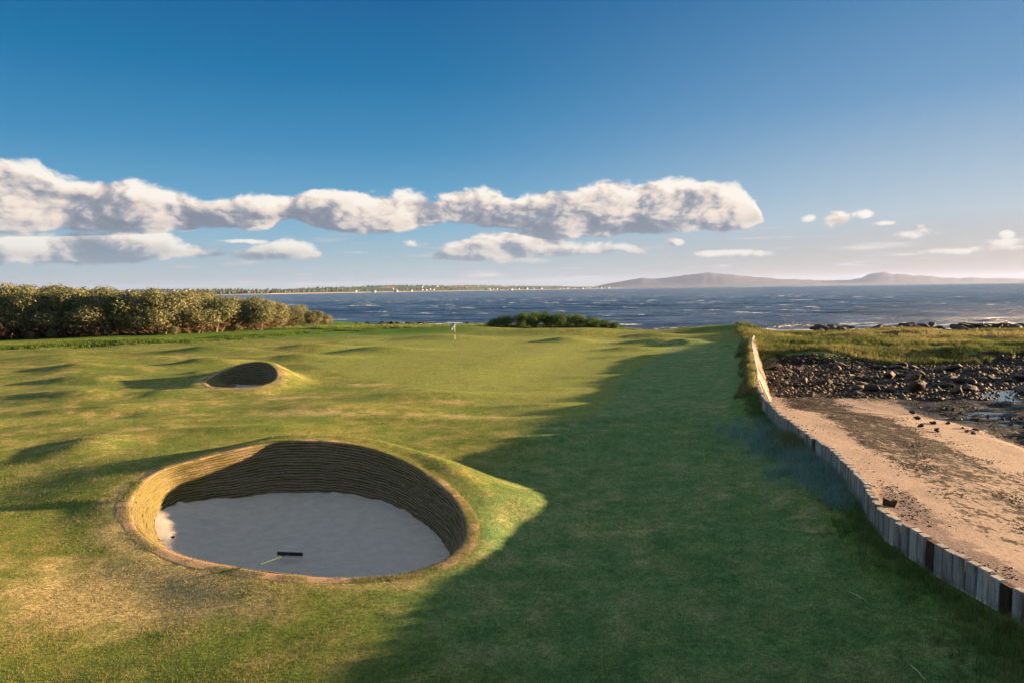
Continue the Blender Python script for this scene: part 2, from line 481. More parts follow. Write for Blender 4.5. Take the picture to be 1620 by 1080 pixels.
def bunker_sand_material():
    m, t, b = material('bunker_sand', 0.95, 0.1)
    pos = t.new('ShaderNodeNewGeometry').outputs['Position']
    n = t.noise(pos, 3.0, 6, 0.65); f = t.noise(pos, 90, 4, 0.75)
    c = t.ramp(n, [(0.3, (0.36, 0.315, 0.275)), (0.7, (0.44, 0.385, 0.34))])
    c = t.mix(1.0, c, t.maprange(f, 0.3, 0.7, 0.82, 1.15), 'MULTIPLY')
    sp = t.maprange(t.noise(pos, 22, 3, 0.6), 0.70, 0.74)
    c = t.mix(t.math('MULTIPLY', sp, 0.5), c, (0.16, 0.11, 0.07))
    t.put(b.inputs['Base Color'], c)
    rk = t.noise(t.mapping(pos, (3, 22, 3), (0, 0, R(25))), 1.2, 4, 0.6)
    h = t.math('ADD', t.math('MULTIPLY', f, 0.25), t.math('ADD', t.math('MULTIPLY', n, 0.6), t.math('MULTIPLY', rk, 0.35)))
    t.put(b.inputs['Normal'], t.bump(h, 0.9, 0.06))
    return m


def revet_material():
    m, t, b = material('stacked_turf', 0.97, 0.08)
    pos = t.new('ShaderNodeNewGeometry').outputs['Position']
    mossy = t.attr('moss'); lay = t.attr('layer')
    v = t.mapping(pos, (1, 1, 5))
    n = t.noise(v, 1.6, 6, 0.65); f = t.noise(v, 16, 5, 0.75)
    soil = t.ramp(f, [(0.25, (0.075, 0.055, 0.035)), (0.55, (0.20, 0.15, 0.09)), (0.8, (0.38, 0.29, 0.18))])
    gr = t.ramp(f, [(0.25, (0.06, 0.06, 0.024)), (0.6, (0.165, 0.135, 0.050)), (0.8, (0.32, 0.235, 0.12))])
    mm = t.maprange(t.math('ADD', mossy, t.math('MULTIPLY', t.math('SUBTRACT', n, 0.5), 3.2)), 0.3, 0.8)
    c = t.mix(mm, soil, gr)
    # dark joint between the sods (the joint really is bare earth)
    saw = t.math('FRACT', lay)
    edge = t.math('MULTIPLY', t.maprange(t.math('ABSOLUTE', t.math('SUBTRACT', saw, 0.5)), 0.30, 0.5), t.maprange(n, 0.30, 0.58, 0.25, 1.0))
    c = t.mix(t.math('MULTIPLY', edge, 0.75), c, (0.022, 0.016, 0.010))
    t.put(b.inputs['Base Color'], c)
    t.put(b.inputs['Normal'], t.bump(t.math('ADD', f, t.math('MULTIPLY', edge, -0.6)), 0.8, 0.04))
    return m


def lip_material():
    m, t, b = material('turf_lip', 0.95, 0.1)
    pos = t.new('ShaderNodeNewGeometry').outputs['Position']; g = t.attr('grassy')
    n = t.noise(pos, 3, 6, 0.7); f = t.noise(pos, 35, 5, 0.75)
    dry = t.ramp(f, [(0.25, (0.18, 0.12, 0.07)), (0.55, (0.33, 0.22, 0.13)), (0.8, (0.45, 0.31, 0.19))])
    gr = t.ramp(f, [(0.25, (0.06, 0.085, 0.018)), (0.75, (0.20, 0.17, 0.06))])
    c = t.mix(t.maprange(t.math('ADD', g, t.math('MULTIPLY', t.math('SUBTRACT', n, 0.5), 1.6)), 0.35, 0.65), dry, gr)
    t.put(b.inputs['Base Color'], c)
    t.put(b.inputs['Normal'], t.bump(t.math('ADD', f, n), 0.7, 0.04))
    return m


def sea_material():
    m, t, b = material('sea_water', 0.22, 0.5)
    geo = t.new('ShaderNodeNewGeometry'); pos = geo.outputs['Position']
    near = t.attr('surf')
    v1 = t.mapping(pos, (0.55, 1.0, 1.0), (0, 0, R(-8)))
    wv = t.noise(v1, 0.10, 8, 0.72)
    ws = t.noise(v1, 0.9, 6, 0.75)
    vs = t.mapping(pos, (0.30, 1.0, 1.0), (0, 0, R(-5)))
    cap = t.noise(vs, 0.20, 8, 0.70)
    big = t.noise(pos, 0.006, 3, 0.5)
    streak = t.noise(t.mapping(pos, (0.18, 1, 1)), 0.02, 5, 0.6)
    th = t.math('SUBTRACT', 0.606, t.math('ADD', t.math('MULTIPLY', near, 0.22), t.math('MULTIPLY', t.math('SUBTRACT', big, 0.5), 0.06)))
    foam = t.maprange(t.math('SUBTRACT', cap, th), 0.0, 0.022)
    foam = t.math('MULTIPLY', foam, t.maprange(ws, 0.35, 0.55))
    brk = t.noise(t.mapping(pos, (0.035, 0.42, 1.0), (0, 0, R(-3))), 1.0, 6, 0.62)
    foam = t.math('MAXIMUM', foam, t.math('MULTIPLY', t.maprange(t.math('ADD', brk, t.math('MULTIPLY', near, 0.07)), 0.60, 0.66), t.math('MULTIPLY', t.maprange(near, 0.15, 0.5), t.maprange(ws, 0.3, 0.5))))
    col = t.ramp(streak, [(0.3, (0.016, 0.045, 0.105)), (0.7, (0.045, 0.095, 0.175))])
    brown = t.maprange(t.noise(vs, 0.03, 5, 0.6), 0.60, 0.72)
    col = t.mix(t.math('MULTIPLY', brown, 0.5), col, (0.12, 0.10, 0.085))
    col = t.mix(foam, col, (0.80, 0.80, 0.80))
    t.put(b.inputs['Base Color'], col)
    t.put(b.inputs['Roughness'], t.math('ADD', 0.28, t.math('MULTIPLY', foam, 0.6)))
    b.inputs['IOR'].default_value = 1.33
    h = t.math('ADD', t.math('MULTIPLY', wv, 6.0), t.math('MULTIPLY', ws, 0.9))
    t.put(b.inputs['Normal'], t.bump(h, 1.0, 0.75))
    return m


M_TURF = turf_material(); M_BEACH = beach_material(); M_BSAND = bunker_sand_material(); M_REVET = revet_material(); M_LIP = lip_material(); M_SEA = sea_material()

# ------------------------------------------------------------------ world: sky ramps with fill added overhead, and a cumulus bank
#@@WORLD
def lin(c):
    return tuple((x / 255 / 12.92) if x / 255 <= 0.04045 else ((x / 255 + 0.055) / 1.055) ** 2.4 for x in c)


w = bpy.data.worlds.new('World'); SC.world = w; w.use_nodes = True
wt = NT(w.node_tree)
bg = w.node_tree.nodes['Background']
sky = wt.new('ShaderNodeTexSky'); sky.sky_type = 'NISHITA'; sky.sun_disc = False
sky.sun_elevation = R(SUN_EL); sky.sun_rotation = R(SUN_AZ); sky.altitude = 0; sky.air_density = 1.0; sky.dust_density = 0.3; sky.ozone_density = 3.0


def curve_node(t, fac, pts, lo, hi):
    nd = t.new('ShaderNodeFloatCurve'); cv = nd.mapping.curves[0]
    nd.mapping.use_clip = False
    while len(cv.points) < len(pts): cv.points.new(0.5, 0.5)
    for p, (x, y) in zip(cv.points, pts):
        p.location = (x, (y - lo) / (hi - lo)); p.handle_type = 'AUTO'
    nd.mapping.update(); t.put(nd.inputs['Value'], fac)
    return t.math('MULTIPLY_ADD', nd.outputs[0], hi - lo, lo)


U0, U1 = -1.0, 1.0
TOP_A = [(-420, 262), (-200, 240), (-60, 243), (0, 251), (60, 262), (110, 279), (180, 293), (250, 300), (300, 313), (345, 322), (395, 314), (440, 320), (520, 308), (575, 315), (650, 300), (700, 306), (750, 298),
         (790, 304), (810, 316), (835, 304), (880, 308), (950, 302), (1020, 294), (1090, 287), (1125, 297), (1165, 297), (1190, 312), (1201, 328), (1209, 356), (1225, 400)]
BOT_A = [(-420, 372), (0, 364), (150, 362), (250, 359), (330, 352), (420, 356), (450, 340), (500, 352), (580, 362), (650, 362), (700, 350), (740, 352), (800, 357), (860, 368), (960, 372), (1010, 364), (1090, 360), (1170, 356), (1200, 346), (1225, 330)]
TOP_B = [(-420, 372), (0, 371), (60, 364), (130, 361), (210, 367), (262, 376), (285, 390), (400, 396), (440, 388), (478, 381), (500, 396), (540, 425), (640, 430), (680, 408), (730, 374), (800, 364), (870, 362), (905, 376), (960, 380), (1005, 386), (1030, 410), (1200, 440)]
BOT_B = [(-420, 420), (0, 417), (200, 416), (262, 402), (300, 403), (420, 405), (495, 406), (540, 402), (640, 400), (700, 404), (860, 409), (920, 404), (1000, 396), (1030, 394), (1200, 380)]
PUFFS = [(1281, 346, 15, 8), (1327, 348, 25, 13), (1362, 339, 16, 8), (1398, 354, 18, 4), (1466, 369, 36, 7.5), (1465, 366, 18, 9), (1570, 394, 60, 6), (1590, 385, 22, 7), (1592, 372, 9, 6),
         (652, 386, 44, 8), (1066, 383, 20, 7), (1150, 401, 52, 6), (462, 396, 34, 11), (380, 382, 40, 4), (560, 400, 30, 4)]


def prof(pts):
    out = []
    for (x, y) in pts:
        u, v = angles(x, y); out.append(((u - U0) / (U1 - U0), v))
    return out


g = bpy.data.node_groups.new('cloud_density', 'ShaderNodeTree')
g.interface.new_socket('U', in_out='INPUT', socket_type='NodeSocketFloat'); g.interface.new_socket('V', in_out='INPUT', socket_type='NodeSocketFloat')
g.interface.new_socket('D', in_out='OUTPUT', socket_type='NodeSocketFloat')
g.interface.new_socket('H', in_out='OUTPUT', socket_type='NodeSocketFloat'); g.interface.new_socket('B', in_out='OUTPUT', socket_type='NodeSocketFloat')
gt = NT(g); gi = g.nodes.new('NodeGroupInput'); go = g.nodes.new('NodeGroupOutput')
gU, gV = gi.outputs['U'], gi.outputs['V']
un = gt.maprange(gU, U0, U1, 0, 1, smooth=False)
cmb = gt.new('ShaderNodeCombineXYZ'); gt.put(cmb.inputs[0], gt.math('MULTIPLY', gU, 14.0)); gt.put(cmb.inputs[1], gt.math('MULTIPLY', gV, 22.0)); cmb.inputs[2].default_value = 3.7
warp = gt.noise(cmb.outputs[0], 1.6, 3, 0.5, col=True)
pc = gt.vec('ADD', cmb.outputs[0], gt.vec('SCALE', gt.vec('SUBTRACT', warp, (0.5, 0.5, 0.5)), scale=0.55))
vo = gt.new('ShaderNodeTexVoronoi'); vo.feature = 'F1'; gt.put(vo.inputs['Vector'], pc)
vo.inputs['Scale'].default_value = 1.15; vo.inputs['Detail'].default_value = 3.0; vo.inputs['Roughness'].default_value = 0.55; vo.inputs['Lacunarity'].default_value = 2.3
bil = gt.math('SUBTRACT', 0.62, vo.outputs['Distance'])
fb = gt.math('SUBTRACT', gt.noise(pc, 1.5, 9, 0.58), 0.5)
fs = gt.math('SUBTRACT', gt.noise(pc, 1.0, 4, 0.45), 0.5)
vo2 = gt.new('ShaderNodeTexVoronoi'); vo2.feature = 'SMOOTH_F1'; gt.put(vo2.inputs['Vector'], pc); vo2.inputs['Scale'].default_value = 0.55; vo2.inputs['Smoothness'].default_value = 0.25
vo2.inputs['Randomness'].default_value = 1.0
big = gt.math('SUBTRACT', 0.62, vo2.outputs['Distance'])
nzc = gt.math('ADD', gt.math('MULTIPLY', big, 2.1), gt.math('ADD', gt.math('MULTIPLY', bil, 0.9), gt.math('MULTIPLY', fb, 3.3)))
shape = None; low = None
for top, bot, soft in (([(x, y - 4) for x, y in TOP_A], [(x, y + 7) for x, y in BOT_A], 1.0), ([(x, y - 3) for x, y in TOP_B], [(x, y + 4) for x, y in BOT_B], 0.9)):
    tv = curve_node(gt, un, prof(top), -0.05, 0.4); bv = curve_node(gt, un, prof(bot), -0.05, 0.4)
    a_ = gt.math('MULTIPLY', gt.math('SUBTRACT', tv, gV), 1080 / 13.0); b_ = gt.math('MULTIPLY', gt.math('SUBTRACT', gV, bv), 1080 / 6.5)
    sm = gt.math('SMOOTH_MIN', gt.math('MINIMUM', a_, 2.1), b_, 0.8)
    sm = gt.math('MULTIPLY', sm, soft)
    bb = gt.math('ADD', b_, gt.math('MULTIPLY', gt.math('LESS_THAN', b_, -0.5), 99.0)); low = bb if low is None else gt.math('MINIMUM', low, bb)
    shape = sm if shape is None else gt.math('MAXIMUM', shape, sm)
for (x, y, rx, ry) in PUFFS:
    u, v = angles(x, y)
    du = gt.math('MULTIPLY', gt.math('SUBTRACT', gU, u), 1080 / rx); dv = gt.math('MULTIPLY', gt.math('SUBTRACT', gV, v), 1080 / ry)
    r2 = gt.math('ADD', gt.math('MULTIPLY', du, du), gt.math('MULTIPLY', dv, dv))
    shape = gt.math('MAXIMUM', shape, gt.math('SUBTRACT', 0.55, gt.math('MULTIPLY', r2, 0.8)))
shape = gt.math('MAXIMUM', shape, -2.0)
Dd = gt.math('ADD', gt.math('SUBTRACT', shape, gt.maprange(gt.math('ABSOLUTE', gU), 0.82, 0.94, 0, 3)), gt.math('MULTIPLY_ADD', nzc, 0.95, 0.42))
gt.put(go.inputs['D'], Dd)
gt.put(go.inputs['H'], gt.math('ADD', gt.math('MULTIPLY', gt.math('ADD', gt.math('MULTIPLY', big, 2.2), gt.math('ADD', gt.math('MULTIPLY', bil, 0.95), gt.math('MULTIPLY', fs, 1.9))), 1.25), gt.math('MULTIPLY', gt.math('MINIMUM', shape, 1.2), 0.45))); gt.put(go.inputs['B'], low)


def density(u, v):
    nd = wt.new('ShaderNodeGroup'); nd.node_tree = g; wt.put(nd.inputs['U'], u); wt.put(nd.inputs['V'], v)
    return nd.outputs


dirv = wt.new('ShaderNodeTexCoord').outputs['Generated']
sep = wt.new('ShaderNodeSeparateXYZ'); wt.put(sep.inputs[0], dirv)
dx_, dy_, dz_ = sep.outputs
Ua = wt.math('ARCTAN2', dx_, dy_)
hyp = wt.math('SQRT', wt.math('ADD', wt.math('MULTIPLY', dx_, dx_), wt.math('MULTIPLY', dy_, dy_)))
Va = wt.math('DIVIDE', dz_, wt.math('MAXIMUM', hyp, 0.02))
KEXP = 1.0 / 2 ** SC.view_settings.exposure
left = wt.ramp(wt.math('MULTIPLY', Va, 1.0), [(0.0, lin((180, 187, 190))), (0.035, lin((170, 190, 200))), (0.085, lin((132, 180, 206))), (0.13, lin((98, 163, 201))), (0.20, lin((58, 140, 188))), (0.30, lin((4, 116, 170))), (0.41, (0.0, 0.118, 0.325)), (0.50, lin((40, 118, 170))), (0.75, (0.40, 0.52, 0.64)), (1.0, (0.48, 0.58, 0.68))])  # upper stops brightened as added fill light from overhead
right = wt.ramp(wt.math('MULTIPLY', Va, 1.0), [(0.0, lin((188, 170, 162))), (0.04, lin((192, 183, 177))), (0.09, lin((186, 198, 208))), (0.13, lin((168, 190, 208))), (0.24, lin((112, 157, 197))), (0.41, lin((58, 124, 174))), (0.50, lin((100, 148, 188))), (0.75, (0.42, 0.53, 0.64)), (1.0, (0.48, 0.58, 0.68))])
tmix = wt.maprange(wt.math('ABSOLUTE', wt.math('SUBTRACT', Ua, 1.25)), 0.55, 1.45, 1, 0)
skyc = wt.mix(tmix, left, right)
# the low warm glow on the sun side stays a little brighter than the frame shows
glow = wt.math('MULTIPLY', wt.maprange(wt.math('ABSOLUTE', wt.math('SUBTRACT', Ua, 1.29)), 0.0, 0.50, 1, 0), wt.maprange(Va, 0.4, 0.0, 0, 1))
skyc = wt.mix(glow, skyc, (1.1, 0.78, 0.5))
skyc0 = skyc
du1, dv1 = 10 / 1080, 3.5 / 1080
O0 = density(Ua, Va); D0 = O0['D']; H0 = O0['H']
D1 = density(wt.math('ADD', Ua, du1), wt.math('ADD', Va, dv1))['H']
D2 = density(wt.math('ADD', Ua, du1 * 3.2), wt.math('ADD', Va, dv1 * 2.6))['H']
alpha = wt.maprange(D0, 0.0, 0.85)
relief = wt.math('ADD', wt.math('MULTIPLY', wt.math('SUBTRACT', H0, D1), 0.70), wt.math('MULTIPLY', wt.math('SUBTRACT', H0, D2), 0.60))
lit = wt.maprange(relief, -1.0, 0.85)
thin = wt.maprange(D0, 2.6, 0.4, -0.08, 0.30)
litf = wt.math('ADD', wt.math('MULTIPLY', lit, 0.95), wt.math('SUBTRACT', thin, wt.maprange(O0['B'], 4.5, -0.5, 0.0, 0.42)), clamp=True)
ccol = wt.ramp(litf, [(0.0, lin((128, 137, 153))), (0.28, lin((156, 160, 171))), (0.50, lin((202, 195, 194))), (0.78, lin((240, 224, 210))), (1.0, lin((255, 247, 236)))])
# far cloud bases sink into the haze
hz = wt.maprange(Va, 0.10, 0.01, 0.0, 0.45)
ccol = wt.mix(hz, ccol, skyc)
# faint streaks low over the horizon
stv = wt.new('ShaderNodeCombineXYZ'); wt.put(stv.inputs[0], wt.math('MULTIPLY', Ua, 7.0)); wt.put(stv.inputs[1], wt.math('MULTIPLY', Va, 75.0)); stv.inputs[2].default_value = 1.3
stn = wt.noise(stv.outputs[0], 1.0, 7, 0.6)
stm = wt.math('MULTIPLY', wt.maprange(stn, 0.50, 0.66), wt.math('MULTIPLY', wt.maprange(Va, 0.095, 0.04), wt.maprange(Va, 0.0, 0.012)))
stc = wt.ramp(stn, [(0.52, lin((168, 178, 192))), (0.70, lin((226, 218, 212)))])
skyc = wt.mix(wt.math('MULTIPLY', stm, wt.maprange(wt.math('ABSOLUTE', Ua), 0.95, 0.8, 0, 0.95)), skyc, stc)
disp = wt.mix(alpha, skyc, ccol)


def total(c):
    return wt.vec('ADD', wt.vec('SCALE', c, scale=KEXP * 0.97), wt.vec('SCALE', sky.outputs[0], scale=0.0006))


wt.put(bg.inputs['Color'], total(disp)); bg.inputs['Strength'].default_value = 1.0
bg2 = wt.new('ShaderNodeBackground'); wt.put(bg2.inputs['Color'], total(skyc0)); bg2.inputs['Strength'].default_value = 1.0
inb = wt.math('MULTIPLY', wt.math('LESS_THAN', wt.math('ABSOLUTE', wt.math('SUBTRACT', Va, 0.10)), 0.11), wt.math('LESS_THAN', wt.math('ABSOLUTE', Ua), 0.97))
ms = wt.new('ShaderNodeMixShader'); wt.put(ms.inputs[0], inb); wt.l.new(bg2.outputs[0], ms.inputs[1]); wt.l.new(bg.outputs[0], ms.inputs[2])
wt.l.new(ms.outputs[0], w.node_tree.nodes['World Output'].inputs['Surface'])
#@@ENDWORLD

# ------------------------------------------------------------------ ground: turf sheet
def turf_masks(X, Y):
    s = X - WX(Y)
    # putting green outline, traced on the ground
    gp = closed_curve([on_land(*p)[:2] for p in GREEN_PX], 120)
    gd = np.full(X.shape, 50.0)
    inside = np.zeros(X.shape, bool)
    sel = (Y > 22) & (Y < 110) & (X > -40) & (X < 30)
    XX, YY = X[sel], Y[sel]; ins = np.zeros(XX.shape, bool); dd = np.full(XX.shape, 1e9)
    for i in range(len(gp)):
        a, b_ = gp[i], gp[(i + 1) % len(gp)]; ab = b_ - a
        tt = np.clip(((XX - a[0]) * ab[0] + (YY - a[1]) * ab[1]) / (ab @ ab + 1e-9), 0, 1)
        dd = np.minimum(dd, np.hypot(XX - a[0] - tt * ab[0], YY - a[1] - tt * ab[1]))
        ins ^= ((a[1] > YY) != (b_[1] > YY)) & (XX < (b_[0] - a[0]) * (YY - a[1]) / ((b_[1] - a[1]) + 1e-12) + a[0])
    gd[sel] = np.where(ins, -dd, dd)
    green = sstep(0.15, -0.15, gd)
    d1 = rim_dist(X, Y, rim1); d2 = rim_dist(X, Y, rim2)
    ang = np.arctan2(Y - B1[1], X - B1[0])
    dry = (0.50 + 0.30 * np.cos(ang + 2.3)) * np.exp(-(np.maximum(d1 - 0.2, 0) / (0.75 + 0.3 * fbm(X / 1.1, Y / 1.1, oct=3, seed=87))) ** 2)
    dry = np.maximum(dry, 0.92 * np.exp(-((X + 7.2) / 4.0) ** 2 - ((Y - 12.7) / 2.0) ** 2))
    dry = np.maximum(dry, 0.6 * np.exp(-(np.maximum(d2 - 0.1, 0) / 1.0) ** 2))
    for (cx, cy, sx, sy, h) in DRY:
        dry = np.maximum(dry, h * np.exp(-((X - cx) / sx) ** 2 - ((Y - cy) / sy) ** 2))
    m1 = np.exp(-((d1 - 1.2) / 1.4) ** 2) * np.clip(0.5 + 0.7 * np.cos(ang - 0.9), 0, 1)
    dry = np.maximum(dry, 0.30 * m1)
    rough = sstep(78, 90, Y + np.clip(-X - 20, 0, 60) * 0.08) * sstep(4, -14, X)
    rough = np.maximum(rough, 0.8 * sstep(1.4, 0.2, -s) * sstep(70, 60, Y))
    shore = sstep(-1.3, -2.0, Z(X, Y)) * sstep(90, 100, Y)
    lush = sstep(-11.5, -7.5, s + 1.2 * fbm(X / 3, Y / 3, oct=2, seed=77)) * sstep(75, 60, Y)  # greener turf zone, also where the colour lifts the wall's shadow
    dry = np.maximum(dry, 0.34 * sstep(-9, -15, X) * sstep(60, 45, Y))
    dry = np.maximum(dry, 0.40 * lush * sstep(0.05, 0.5, fbm(X / 2.4, Y / 2.0, oct=3, seed=79)))
    return dict(lush=lush, green=green, dry=dry, rough=np.clip(rough, 0, 1), shore=shore)


GREEN_PX = [(985, 600), (972, 625), (955, 645), (925, 660), (885, 668), (840, 668), (800, 652), (740, 630), (640, 610), (560, 596), (500, 580), (480, 566), (500, 552), (560, 536), (640, 526),
            (760, 524), (900, 530), (1000, 537), (1045, 545), (1050, 556), (1030, 572), (1003, 585)]
DRY = [(-9.2, 31.5, 4.5, 1.6, 0.62), (-2.0, 31, 4.5, 1.6, 0.62), (-12, 36.5, 2.6, 1.3, 0.6), (-8.5, 41, 4, 1.5, 0.5), (-2, 35, 3.5, 1.6, 0.5), (-15, 28, 2.6, 1.4, 0.5), (2.0, 18.5, 1.6, 1.2, 0.4),
       (-14, 14, 2.2, 2.2, 0.4), (0.5, 12.2, 1.6, 1.6, 0.3), (-4, 10.2, 1.6, 1.2, 0.35), (-13.5, 21, 2.0, 1.4, 0.4), (-22, 27, 5, 2, 0.4), (3.2, 14.5, 1.2, 1.0, 0.35), (-27, 60, 8, 2, 0.5), (-36, 72, 10, 3, 0.45)]
sax = -axis(-0.0, 36.0, 0.15, -0.01, 300, 1.05, 4.0)[::-1]
sax = sax[sax <= 0.0]; sax = np.concatenate([sax[sax < -1e-6], [0.0]])
yax = axis(8.0, 47.5, 0.14, -25, 330, 1.022, 4.0)
S, Y = np.meshgrid(sax, yax); X = S + WX(Y)
ZZ = Z(X - 1e-6, Y)
V = np.stack([X, Y, ZZ], -1).reshape(-1, 3)
Fc = grid_faces(len(yax), len(sax))
rd = np.minimum(rim_dist(X, Y, rim1), rim_dist(X, Y, rim2)).ravel()
hole1, hole2 = 0.08, 0.08
keep = ~(rd[Fc] < 0.03).any(1)
Fc = Fc[keep]
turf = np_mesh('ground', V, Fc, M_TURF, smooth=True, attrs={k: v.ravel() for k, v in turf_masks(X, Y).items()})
tag(turf, kind='structure')

# ------------------------------------------------------------------ beach sheet
bax = np.concatenate([[0.10], np.arange(0.16, 9, 0.14), 9 + np.cumsum(0.14 * 1.05 ** np.arange(0, 80))]); bax = bax[bax < 150]
byx = axis(9.0, 30.0, 0.15, -25, 330, 1.014, 4.0)
S, Y = np.meshgrid(bax, byx); X = S + WX(Y) + 0.0
ZB = Z(X + 1e-6, Y); ZB[:, 0] -= 0.3 * (byx < 58)
nz = fbm(X / 2.2, Y / 2.2, oct=3, seed=51)
wob = 0.7 * fbm(X / 3.0, Y / 5.0, oct=2, seed=52)
belt1 = sstep(1.3, 2.2, S + wob) * sstep(6.2, 4.4, S + wob + (Y - 20) * -0.02)
lean = np.clip((22 - Y) / 10, 0, 1)
belt1 = belt1 * (1 - 0.45 * lean)
sandlane = sstep(4.4, 5.2, S + wob) * sstep(8.2, 7.2, S + wob)
belt2 = sstep(7.0, 8.6, S + wob * 1.3)
weed = np.clip((0.53 + 0.14 * sstep(16, 24, Y)) * belt1 + 0.85 * belt2 - 0.9 * sandlane * 0.4, 0, 1) * sstep(60, 52, Y)
weed = np.maximum(weed, 0.95 * sstep(34, 40, Y + 0.3 * (S - 3)) * sstep(60, 54, Y))
weed = np.maximum(weed, 0.42 * sstep(2.6, 2.9, S + wob) * sstep(3.5, 3.2, S + wob) * sstep(24, 10, Y) + 0.3 * sstep(2.6, 2.9, S + wob) * sstep(3.5, 3.2, S + wob) * sstep(24, 10, Y))
debris = 0.95 * np.exp(-((S - 0.8 - 0.3 * wob) / 0.6) ** 2) * sstep(17, 15, Y)
grassm = sstep(50.5, 53.5, Y + 2.5 * nz + 1.0 * np.sin(X * 0.3)) * sstep(86, 80, Y + 3 * nz)
grassm = np.maximum(grassm, 0.9 * sstep(42, 52, Y) * sstep(3.0, 1.0, S))
weed = np.maximum(weed, sstep(80, 86, Y))
beach = np_mesh('beach', np.stack([X, Y, ZB], -1).reshape(-1, 3), grid_faces(len(byx), len(bax)), M_BEACH, smooth=True,
                attrs=dict(weed=weed.ravel(), debris=debris.ravel(), grass=grassm.ravel(), wet=(belt2 * sstep(55, 45, Y)).ravel()))
tag(beach, kind='structure')

# ------------------------------------------------------------------ sea
na = 420; rr = [60.0]
while rr[-1] < 24000: rr.append(rr[-1] + min(max(0.55, rr[-1] * 0.0032 if rr[-1] < 900 else rr[-1] * 0.03), 900))
rr = np.array(rr); aa = np.concatenate([np.radians(np.linspace(-178, -52, 40, endpoint=False)), np.radians(np.linspace(-52, 52, na)), np.radians(np.linspace(52, 182, 41)[1:])])
RR, AA = np.meshgrid(rr, aa, indexing='ij'); X = RR * np.sin(AA); Y = RR * np.cos(AA)
amp = sstep(900, 250, RR)
u1 = X * math.cos(0.1) * 0.35 + Y * math.sin(0.1); v1_ = Y
wav = 0.60 * (1 - np.abs(fbm(X / 34, Y / 9.0, oct=2, seed=61)) * 2.2) + 0.16 * fbm(X / 9, Y / 3.4, oct=3, seed=63, gain=0.6)
ZS = SEA + wav * amp
LZ = Z(X, Y)
surf = sstep(-1.0, 0.3, LZ - SEA) * 0
dshore = np.where(X > 15, Y - 106, np.where(X > -10, Y - 106 - (15 - X) * 1.6, Y - 150)) 
surf = np.exp(-(np.abs(np.where(X > 15, Y - 124, np.where(X > -10, Y - 128 - (15 - X) * 1.0, Y - 158))) / 9.0) ** 2) * (X > -30)
sea = np_mesh('sea', np.stack([X, Y, ZS], -1).reshape(-1, 3), grid_faces(len(rr), len(aa)), M_SEA, smooth=True, attrs=dict(surf=surf.ravel()))
tag(sea, kind='structure')

